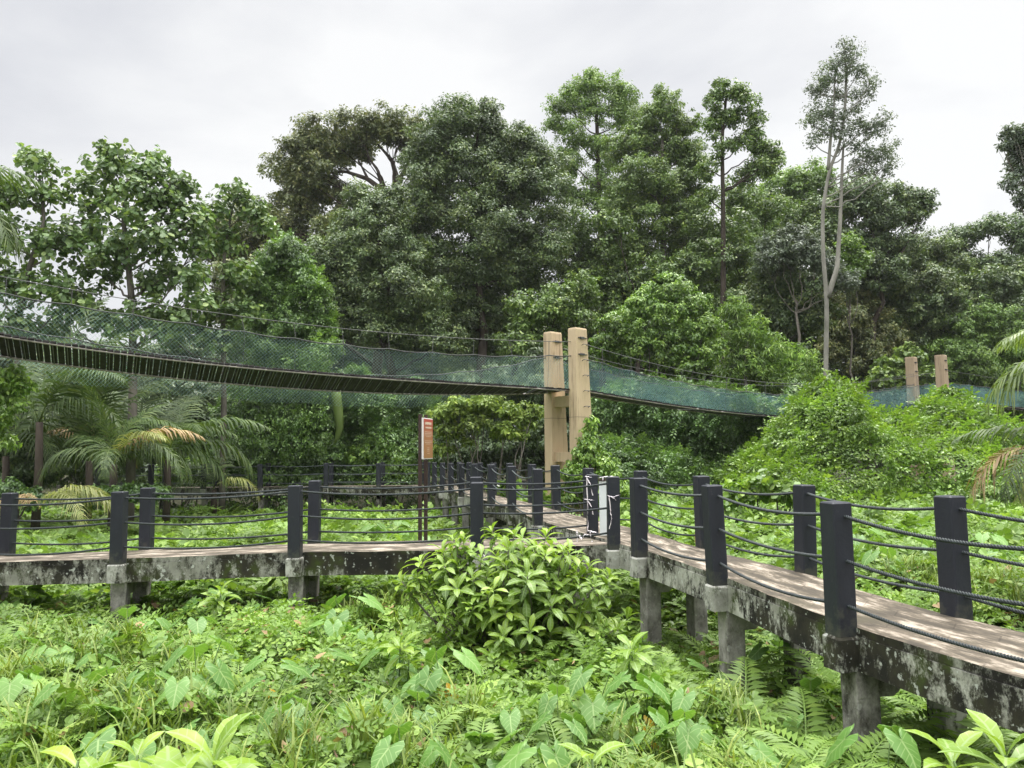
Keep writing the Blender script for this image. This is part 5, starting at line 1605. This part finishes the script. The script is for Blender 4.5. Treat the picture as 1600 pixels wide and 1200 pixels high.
shrub('dark_shrub', 'low dark undergrowth round the feet of the palms at the left', 25.5,
      [(-20, 775, 26), (15, 768, 22), (50, 778, 20), (120, 780, 18), (150, 772, 18), (185, 770, 18), (215, 765, 17), (245, 768, 14)],
      'vine_dark', DIAMOND, 0.14, 2.0, 'thicket', SG, 0.8, 0.5, 20, 16, mu=0.4, stems=False)
# pale leaf sheath hanging under the bridge
bp_ = at(527, 645, 38.0)
sh = thing('banana_stem', (bp_[0], bp_[1], 0), 'pale green broad leaf stalk hanging under the bridge against the ivy', 'stem')
m_ = MB()
q_ = [at(px, py, 37.3) for px, py in ((524, 600), (526, 625), (529, 648), (531, 668), (527, 684), (522, 694))]
m_.tube(q_, [0.24, 0.25, 0.23, 0.19, 0.12, 0.03], 9)
m_.build('leaf_stalk', LF['palm_bright'], sh, True)
# ------------------------------------------------------------------ the weed bed
RV = np.random.default_rng(404)


def sstep(a, b, x):
    t = np.clip((x - a) / (b - a), 0, 1)
    return t * t * (3 - 2 * t)


def veg_h(x, y):
    h = 0.60 + 0.30 * hump(x, y, 21, 0.9) + 0.26 * hump(x, y, 22, 2.8)
    h = h + 0.55 * sstep(2.0, 7.0, x - 0.0 * y) * sstep(9, 22, y) - 0.34 * sstep(17, 28, y) * (1 - sstep(-2, 3, x))
    h = h + 0.16 * sstep(7.0, 10.0, y) * (1 - sstep(14, 17, y)) * (1 - sstep(-0.5, 2.5, x))
    # trampled lower under the walks
    def dist(poly):
        d = np.full(np.shape(x), 9.0)
        for a, b in zip(poly[:-1], poly[1:]):
            a, b = np.array(a[:2]), np.array(b[:2])
            ab = b - a
            t = np.clip(((x - a[0]) * ab[0] + (y - a[1]) * ab[1]) / (ab @ ab), 0, 1)
            d = np.minimum(d, np.hypot(x - a[0] - ab[0] * t, y - a[1] - ab[1] * t))
        return d
    d = np.minimum(dist([((p[0] + q[0]) / 2, (p[1] + q[1]) / 2) for p, q in zip(RF[:5], RB[:5])]), dist([((p[0] + q[0]) / 2, (p[1] + q[1]) / 2) for p, q in zip(LFp, LBp)]))
    d = np.minimum(d, dist([(p[0] + 0.55, p[1]) for p in RF[4:]]))
    near = 1 - sstep(0.4, 1.5, d)
    h = np.clip(h, 0.12, 1.5)
    lowr = 0.28 + 0.33 * (1 - sstep(-0.5, 1.5, x))
    return h * (1 - near) + np.minimum(h * 0.95, lowr) * near


def field(n, y0, y1, pw=1.0, xpad=3.6):
    """points over the visible ground between depths y0 and y1; pw>1 gathers them nearer"""
    n = int(n * (1.38 if y1 < 20 else 1.2))
    y = y0 + (y1 - y0) * RV.random(n) ** pw
    x = (RV.random(len(y)) * 2 - 1) * (y * 0.70 + xpad)
    return x, y


def patch(x, y, seed, s=0.6):
    return hump(x, y, seed, s)


def lay(mb, tmpls, n, y0, y1, size, depth=0.25, tilt=0.55, pw=1.0, mask=None, mu=0.45, up=0.0):
    x, y = field(n, y0, y1, pw)
    if mask is not None:
        k = mask(x, y)
        x, y = x[k], y[k]
    n = len(x)
    z = veg_h(x, y) - np.minimum(RV.exponential(depth, n), 0.6) + up
    az = RV.random(n) * 6.283
    ax = np.stack([np.cos(az), np.sin(az), RV.normal(0.15, 0.4, n)], 1)
    nr = norm(np.stack([RV.normal(0, tilt, n), RV.normal(-0.12, tilt, n), np.ones(n)], 1))
    Rm = rot_from(ax, nr)
    sc = size * RV.uniform(0.65, 1.35, n) * (y / ((y0 + y1) / 2)) ** 0.35
    tn = np.clip(RV.normal(mu, 0.17, n) + 0.12 * patch(x, y, 31, 0.9), 0, 0.96)
    w_ = RV.integers(0, len(tmpls), n)
    for i, t in enumerate(tmpls):
        k = w_ == i
        mb.inst(t, np.stack([x, y, z], 1)[k], Rm[k], sc[k], tn[k])


HEART = T([(0, 0.04, 0), (0.2, -0.1, 0.02), (0.42, 0.08, 0.03), (0.4, 0.4, 0.02), (0.2, 0.75, -0.03), (0, 1, -0.1), (-0.2, 0.75, -0.03), (-0.4, 0.4, 0.02), (-0.42, 0.08, 0.03), (-0.2, -0.1, 0.02)],
          t=[(0, 1, 2), (0, 2, 3), (0, 3, 4), (0, 4, 5), (0, 5, 6), (0, 6, 7), (0, 7, 8), (0, 8, 9)])
mb = MB()
lay(mb, SPRIGS, 17000, 3.4, 14.5, 0.23, 0.22, 0.5, 0.85)
lay(mb, RSPRIGS, 8000, 3.4, 14.5, 0.21, 0.18, 0.5, 0.85, lambda x, y: patch(x, y, 41, 0.7) > -0.1)
lay(mb, [HEART], 13000, 3.4, 14.5, 0.08, 0.17, 0.45, 0.85, lambda x, y: patch(x, y, 42, 0.8) > 0.0, 0.5)
lay(mb, SPRIGS + RSPRIGS, 15000, 13.5, 40, 0.50, 0.16, 0.5, 1.3)
lay(mb, [HEART], 9000, 13.5, 38, 0.22, 0.10, 0.4, 1.2, lambda x, y: patch(x, y, 43, 0.5) > 0.0, 0.5)
tag(mb.build('ground_cover', LF['cover']), 'dense bright green weeds and creepers covering the low ground', 'ground cover', None, 'stuff')

mb = MB()


def ferns(mb, n, y0, y1, fl, tm, k=7, pw=0.9, mask=None):
    x, y = field(n, y0, y1, pw)
    if mask is not None:
        kk = mask(x, y); x, y = x[kk], y[kk]
    for i in range(len(x)):
        kf = RV.integers(k - 2, k + 2)
        az = RV.random() * 6.28 + np.arange(kf) * 6.28 / kf + RV.normal(0, 0.25, kf)
        tl = RV.normal(0, 0.18, kf)
        ca, sa = np.cos(az), np.sin(az)
        Rm = np.zeros((kf, 3, 3))
        Rm[:, 0, 0], Rm[:, 1, 0], Rm[:, 0, 1], Rm[:, 1, 1], Rm[:, 2, 2] = ca, sa, -sa, ca, 1
        Rm[:, 2, 1] = tl
        pos = np.repeat(np.array([[x[i], y[i], veg_h(x[i], y[i]) * 0.8 - 0.30]]), kf, 0)
        sc = fl * RV.uniform(0.7, 1.25, kf)
        mb.inst(tm[RV.integers(0, len(tm))], pos, Rm, sc, np.clip(RV.normal(0.45, 0.16, kf), 0, 0.95))


ferns(mb, 1150, 3.6, 14, 0.72, FERNS, 7, 0.85, lambda x, y: patch(x, y, 51, 0.6) + 0.25 * x / np.maximum(y * 0.5, 1) > -0.25)
ferns(mb, 1400, 13.8, 36, 0.9, FERNS_FAR, 6, 1.2, lambda x, y: (patch(x, y, 52, 0.4) > -0.25))
tag(mb.build('fern_bed', LF['fern']), 'bed of light green ferns spreading over the low ground', 'ferns', None, 'stuff')

mb = MB()
x, y = field(1700, 3.4, 14, 0.85)
kk = patch(x, y, 61, 0.7) > -0.05
x, y = x[kk], y[kk]
for i in range(len(x)):
    n = RV.integers(7, 15)
    az = RV.random(n) * 6.28
    ax = np.stack([np.cos(az) * 0.5, np.sin(az) * 0.5, np.full(n, 1.0)], 1)
    nr = np.stack([np.cos(az), np.sin(az), np.full(n, 0.3)], 1) * -1
    pos = np.stack([x[i] + RV.normal(0, 0.06, n), y[i] + RV.normal(0, 0.06, n), np.full(n, veg_h(x[i], y[i]) - 0.28)], 1)
    mb.inst(GRASS, pos, rot_from(ax, -nr), RV.uniform(0.35, 0.65, n), np.clip(RV.normal(0.5, 0.2, n), 0, 0.95))
tag(mb.build('grass', LF['grass']), 'long thin grass blades standing among the weeds', 'grass', None, 'stuff')

mb = MB()
ferns(mb, 60, 4.0, 14, 0.55, FERNS, 5, 0.9)
lay(mb, [HEART, SLIM], 1500, 3.4, 14.5, 0.11, 0.10, 0.6, 0.9)
tag(mb.build('dry_litter', MT['dead']), 'scattered dry brown fern fronds and dead leaves among the weeds', 'litter', None, 'stuff')

# ------------------------------------------------------------------ taro plants, each one a thing
ORD = ['first', 'second', 'third', 'fourth', 'fifth', 'sixth', 'seventh', 'eighth', 'ninth', 'tenth', 'eleventh', 'twelfth', 'thirteenth', 'fourteenth', 'fifteenth', 'sixteenth', 'seventeenth', 'eighteenth', 'nineteenth', 'twentieth']
MARKS = [('the leftmost pier pair', 195, 930), ('the middle pier pair', 466, 930), ('the big leafy shrub', 790, 930), ('the third right pier', 997, 940), ('the second right pier', 1127, 980), ('the nearest right pier', 1325, 1080)]


def where(px, py):
    if py < 868 and px < 900:
        return 'in the field beyond the left boardwalk'
    if px > 1000 and py < 905 - 0.12 * (1200 - px):
        return 'in the field beyond the right boardwalk'
    if py > 1140:
        return 'at the bottom edge, ' + ('left corner' if px < 300 else 'centre left' if px < 700 else 'centre right' if px < 1100 else 'right corner')
    if px < 110:
        return 'by the left edge, below the boardwalk'
    nm, mx_, my_ = min(MARKS, key=lambda m: (m[1] - px) ** 2 + (m[2] - py) ** 2)
    dx, dy = px - mx_, py - my_
    return ('below ' if dy > abs(dx) * 0.7 else 'left of ' if dx < 0 else 'right of ') + nm


def labels(kind, items, txt):
    """one distinguishing label for every (px, py)"""
    grp = {}
    for i, (px, py) in enumerate(items):
        grp.setdefault(where(px, py), []).append(i)
    out_ = [None] * len(items)
    for wh, idx in grp.items():
        idx.sort(key=lambda i: -items[i][1])
        for k, i in enumerate(idx):
            out_[i] = f'{txt[i]} {wh}' + (f', {ORD[k]} nearest' if len(idx) > 1 and k else ', nearest' if len(idx) > 1 else '')
    return out_


def petiole(m_, a, b, r1=0.011, r2=0.006):
    s = np.linspace(0, 1, 6)[:, None]
    p = a + (b - a) * s
    p[:, :2] = a[:2] + (b - a)[:2] * (s ** 1.8)
    m_.tube(p, np.linspace(r1, r2, 6), 5)


TV = []
for v_ in range(4):
    r = np.random.default_rng(900 + v_)
    nl = (3, 4, 5, 2)[v_]
    leaves = []
    for i in range(nl):
        az = i * 6.283 / nl + r.normal(0, 0.4)
        h = r.uniform(0.62, 1.0)
        tip = np.array([math.cos(az) * 0.34 * r.uniform(0.6, 1.2), math.sin(az) * 0.34, h])
        st = MB(); petiole(st, np.zeros(3), tip)
        ax = np.array([math.cos(az), math.sin(az), r.uniform(-1.0, -0.35)])
        up = np.array([math.cos(az) * 0.75, math.sin(az) * 0.75, 1.0]) + r.normal(0, 0.18, 3)
        lf = MB(); lf.inst(TARO, tip[None], rot_from(ax[None], up[None]), np.array([r.uniform(0.36, 0.52)]), np.array([r.uniform(0.1, 0.85)]))
        leaves.append((st.mesh('petiole', MT['stem'], True), lf.mesh('leaf', LF['taro'], True)))
    TV.append(leaves)
YL = MB(); YL.inst(TARO, np.array([[0.1, 0, 0.5]]), rot_from(np.array([[1, 0.2, -1.0]]), np.array([[0.8, -0.3, 0.7]])), np.array([0.36]), np.array([0.99])); YL = YL.mesh('leaf', LF['taro'], True)
taro_px = [(45, 990), (128, 935), (80, 1000), (395, 922), (438, 905), (436, 1002), (192, 1042), (200, 985), (312, 1042), (330, 1105), (472, 1068), (548, 1052), (612, 1002), (692, 1030), (705, 1140), (582, 1090), (795, 1096), (828, 1104), (872, 1085), (878, 1112), (922, 1082), (1076, 1070), (1012, 1105), (846, 1146), (15, 985), (272, 990), (300, 965), (652, 1005), (20, 1040), (112, 1085), (240, 1120), (400, 1090), (498, 1010), (540, 935), (575, 965),
           (1402, 880), (1432, 868), (1452, 892), (1382, 898), (1562, 880), (1522, 902), (1590, 896), (1345, 862), (1040, 800), (1022, 815), (1180, 835), (1150, 812), (1210, 850), (1540, 862), (1480, 850),
           (600, 832), (642, 822), (690, 803), (622, 806), (585, 812), (662, 836), (560, 838), (420, 838), (330, 832), (700, 825), (130, 838), (75, 830),
           (1270, 1065), (1215, 985), (1060, 1000), (1375, 1150), (1445, 1075), (760, 1130), (640, 1160), (930, 1140), (1085, 1130),
           (60, 945), (155, 1010), (230, 1060), (355, 985), (420, 1040), (520, 960), (505, 1085), (600, 1060), (285, 1085), (150, 1110), (450, 1120), (650, 1070), (960, 1060), (240, 940), (330, 915), (555, 905), (30, 910), (1150, 1120), (1000, 1060), (1340, 1120), (25, 1070)]
pos_, txt_ = [], []
rt = np.random.default_rng(55)
for px, py in taro_px:
    d = (EYE - 0.85) * FPX / (py - 702)
    pos_.append(at(px, py, min(d, 33)))
kinds = [int(rt.integers(0, 4)) for _ in taro_px]
yel = [rt.random() < 0.14 for _ in taro_px]
szs = [float(rt.uniform(0.72, 1.22)) for _ in taro_px]
for i in range(len(taro_px)):
    sz = 'small ' if szs[i] < 0.88 else 'large ' if szs[i] > 1.08 else ''
    txt_.append(sz + 'taro' + (' with a yellowing leaf' if yel[i] else f' with {("three", "four", "five", "two")[kinds[i]]} leaves'))
labs = labels('taro', taro_px, txt_)
protos = {}
for i, (px, py) in enumerate(taro_px):
    p = pos_[i]
    z0 = max(0.0, veg_h(p[0], p[1]) - float(rt.uniform(0.48, 0.62)) * szs[i])
    k = (kinds[i], yel[i])
    if k not in protos:
        o = thing('taro_plant', (0, 0, 0), labs[i], 'taro plant', 'taro plants in the weed bed')
        for st, lf in TV[kinds[i]]:
            a = bpy.data.objects.new('petiole', st); b = bpy.data.objects.new('leaf', lf)
            for c in (a, b): COL.objects.link(c); c.parent = o
        if yel[i]:
            b = bpy.data.objects.new('leaf', YL); COL.objects.link(b); b.parent = o; b['label'] = 'yellowing leaf'
        protos[k] = o
    else:
        o = copy_tree(protos[k])
        o['label'] = labs[i]
    o.location = (p[0], p[1], z0)
    far_ = max(1.0, (p[1] / 14) ** 0.35)
    nr_ = 0.62 + 0.20 * float(sstep(6.5, 11, p[1]))
    o.scale = (szs[i] * far_ * nr_, szs[i] * far_ * nr_, szs[i] * 0.78)
    o.rotation_euler = (0, 0, float(rt.random() * 6.28))

# ------------------------------------------------------------------ single ferns near the walk
fern_px = [(1160, 1055, 1.25), (1092, 1120, 1.0), (1255, 1100, 1.05), (1420, 1140, 1.1), (1505, 1105, 1.0), (1385, 1115, 1.0), (1205, 1148, 1.1), (1010, 1150, 1.0), (962, 1170, 1.0), (482, 1120, 0.95), (255, 1085, 1.0), (215, 1000, 1.1), (560, 1002, 0.8), (115, 1150, 1.0), (30, 1125, 1.0), (640, 1122, 0.85), (748, 1150, 0.9), (1055, 1060, 0.9), (1320, 1150, 1.0), (1560, 1130, 1.0), (1120, 1165, 1.0), (1460, 1060, 0.9), (1290, 1020, 0.9), (1180, 1005, 0.8), (930, 1050, 0.8), (880, 1150, 0.9), (370, 1030, 0.9), (530, 1150, 1.0), (60, 1075, 0.95), (430, 1165, 1.0), (1030, 1020, 0.8), (1240, 1165, 1.0)]
labs = labels('fern', [(a, b) for a, b, _ in fern_px], [('tall' if s > 1.05 else 'small' if s < 0.9 else 'spreading') + ' arching fern' for _, _, s in fern_px])
FM = []
for v_ in range(3):
    m_ = MB(); m_.inst(FERNS[v_], np.zeros((1, 3)), np.eye(3)[None], np.ones(1), np.array([0.5]))
    m_.tt = [np.clip(np.random.default_rng(v_).normal(0.45, 0.12, len(a)), 0, 0.9) for a in m_.tt]
    FM.append(m_.mesh('frond', LF['fern']))
fproto = []
for v_ in range(3):
    o = None
    fproto.append(o)
for i, (px, py, s) in enumerate(fern_px):
    v_ = i % 3
    p = at(px, py, (EYE - 0.75) * FPX / (py - 702))
    if fproto[v_] is None:
        o = thing('fern', (0, 0, 0), labs[i], 'fern', 'single ferns by the boardwalk')
        rr2 = np.random.default_rng(70 + v_)
        for j in range(8):
            c = bpy.data.objects.new('frond', FM[(v_ + j) % 3]); COL.objects.link(c); c.parent = o
            c.rotation_euler = (rr2.normal(0, 0.15), rr2.normal(0, 0.12), j * 0.785 + rr2.normal(0, 0.2))
            c.scale = (rr2.uniform(0.75, 1.15),) * 3
        fproto[v_] = o
    else:
        o = copy_tree(fproto[v_]); o['label'] = labs[i]
    o.location = (p[0], p[1], max(0.05, p[2] - 0.5 * s))
    o.scale = (0.95 * s,) * 3
    o.rotation_euler = (0, 0, float(rt.random() * 6.28))


# ------------------------------------------------------------------ whorled shrub in the middle and young plants of the same kind
def whorl(mb, p, d, size, n, r, mu=0.5):
    """a rosette of leaves round the shoot tip p, shoot direction d"""
    d = norm(np.array(d, float)[None])[0]
    a = norm(np.cross(d, np.array([0.3, 1, 0.1]))[None])[0]
    b = np.cross(d, a)
    f = (np.arange(n) + 0.5) / n
    az = np.arange(n) * 2.4 + r.random() * 6
    el = 1.25 - 1.55 * f + r.normal(0, 0.14, n)              # inner leaves upright, outer spreading and drooping
    rad = a * np.cos(az)[:, None] + b * np.sin(az)[:, None]
    ax = rad * np.cos(el)[:, None] + d * np.sin(el)[:, None]
    nr = d * np.cos(el)[:, None] - rad * np.sin(el)[:, None]
    pos = p - d * (f * size * 0.55)[:, None]
    sc = size * (0.5 + 0.6 * np.sin(np.pi * (0.2 + 0.65 * f))) * r.uniform(0.85, 1.12, n)
    mb.inst(ROSETTE, pos, rot_from(ax, nr), sc, np.clip(r.normal(mu, 0.12, n) + 0.25 * (0.5 - f), 0, 0.93))


r = np.random.default_rng(808)
c0 = at(800, 945, 10.7)
o = thing('leafy_shrub', (c0[0], c0[1], 0), 'big bushy shrub with whorls of glossy yellow green leaves in the middle foreground', 'shrub')
mb, sm = MB(), MB()
rx, ry, rz = 1.34, 1.05, 1.24
tips = []
lobes = [(np.array([0, 0, 0.0]), 1.0), (np.array([-0.62, -0.15, 0.10]), 0.62), (np.array([0.62, -0.1, -0.05]), 0.66), (np.array([0.15, -0.2, 0.42]), 0.66), (np.array([-0.3, 0.1, 0.40]), 0.6), (np.array([0.95, 0.0, -0.35]), 0.5), (np.array([-0.2, -0.5, -0.3]), 0.6)]
tries = 0
while len(tips) < 150 and tries < 6000:
    tries += 1
    lc, lr = lobes[r.integers(0, len(lobes))]
    u = rand_dirs(1, r)[0]
    if u[2] < -0.35 or u[1] > 0.75: continue
    q = c0 + lc + u * np.array([rx, ry, rz]) * lr * r.uniform(0.65, 1.20) + np.array([0, 0, -0.18])
    if q[2] > 0.45 and all(np.linalg.norm(q - t[0]) > 0.155 for t in tips):
        tips.append((q, u))
for q, u in tips:
    d_ = u * r.uniform(0.3, 0.8) + np.array([0, 0, 0.95]) + r.normal(0, 0.15, 3)
    sz = r.uniform(0.18, 0.29)
    whorl(mb, q, d_, sz, r.integers(9, 15), r, 0.58 + 0.10 * r.normal())
    if r.random() < 0.6:                                     # older, larger, drooping leaves lower on the shoot
        whorl(mb, q - norm(d_[None])[0] * sz * 0.75, d_, sz * 1.2, r.integers(5, 8), r, 0.30)
    foot = np.array([c0[0], c0[1], 0.1]) + r.normal(0, 0.2, 3) * [1, 1, 0]
    limb(sm, foot, q, 0.018, 0.006, 0.06, 6, 5, r, 0.3)
for _ in range(50):
    u = rand_dirs(1, r)[0]
    q = c0 + u * np.array([rx, ry, rz]) * r.uniform(0.35, 0.7)
    whorl(mb, q, u + np.array([0, 0, 0.6]), 0.2, 8, r, 0.2)
# one yellow shoot
whorl(mb, c0 + np.array([-0.22, -1.08, 0.42]), (0, -0.4, 1), 0.2, 6, r, 1.0)
sm.build('stem', MT['bark_mid'], o, True)
mb.build('foliage', LF['rosette'], o, True)

sap = [(625, 1010, 0.30, 12, 'young glossy leaved sapling left of the big shrub', 0, 2), (345, 925, 0.27, 11, 'young leafy sapling with pale shoots between the left pier pairs', 0, 3), (335, 1188, 0.36, 15, 'large yellow green leaf rosette at the bottom edge, left of centre', 4.3, 3), (122, 1190, 0.30, 6, 'upright pale leaf shoot at the bottom left', 4.3, 1), (925, 1185, 0.26, 7, 'pale green young shoot at the bottom edge right of centre', 4.6, 1), (1572, 1180, 0.34, 11, 'pale green leaf rosette in the bottom right corner', 4.4, 2), (985, 1010, 0.26, 10, 'small leafy sapling right of the big shrub, before the third pier', 0, 2), (215, 1180, 0.24, 9, 'broad leaved weed at the bottom edge left of the large rosette', 4.6, 2)]
for px, py, sz, n, lab, dep, ns in sap:
    d = dep or (EYE - 0.9) * FPX / (py - 702)
    p = at(px, py, d)
    o = thing('sapling', (p[0], p[1], 0), lab, 'sapling', 'young plants of the whorled shrub')
    mb, sm = MB(), MB()
    for k in range(ns):
        q = p + (np.array([r.normal(0, sz * 0.5), r.normal(0, 0.15), -k * sz * 0.35]) if k else 0)
        whorl(mb, q, np.array([r.normal(0, 0.2), r.normal(-0.1, 0.15), 1]), sz, n, r, 0.6)
        limb(sm, np.array([p[0], p[1], 0.0]), q, 0.014, 0.008, 0.05, 5, 5, r, 0)
    sm.build('stem', MT['stem'], o, True)
    mb.build('foliage', LF['rosette'], o, True)

# ------------------------------------------------------------------ humid air
m, t, n, l = new_mat('humid_air')
pv = n('ShaderNodeVolumePrincipled')
pv.inputs['Color'].default_value = (0.93, 0.95, 0.97, 1)
pv.inputs['Density'].default_value = 0.00018
pv.inputs['Anisotropy'].default_value = 0.3
o = n('ShaderNodeOutputMaterial')
l(pv.outputs[0], o.inputs['Volume'])
mb = MB()
mb.box((0, 44, 18.5), (105, 62, 20.5))
tag(mb.build('haze', m), 'thin humid air between the camera and the trees', 'haze', None, 'stuff')
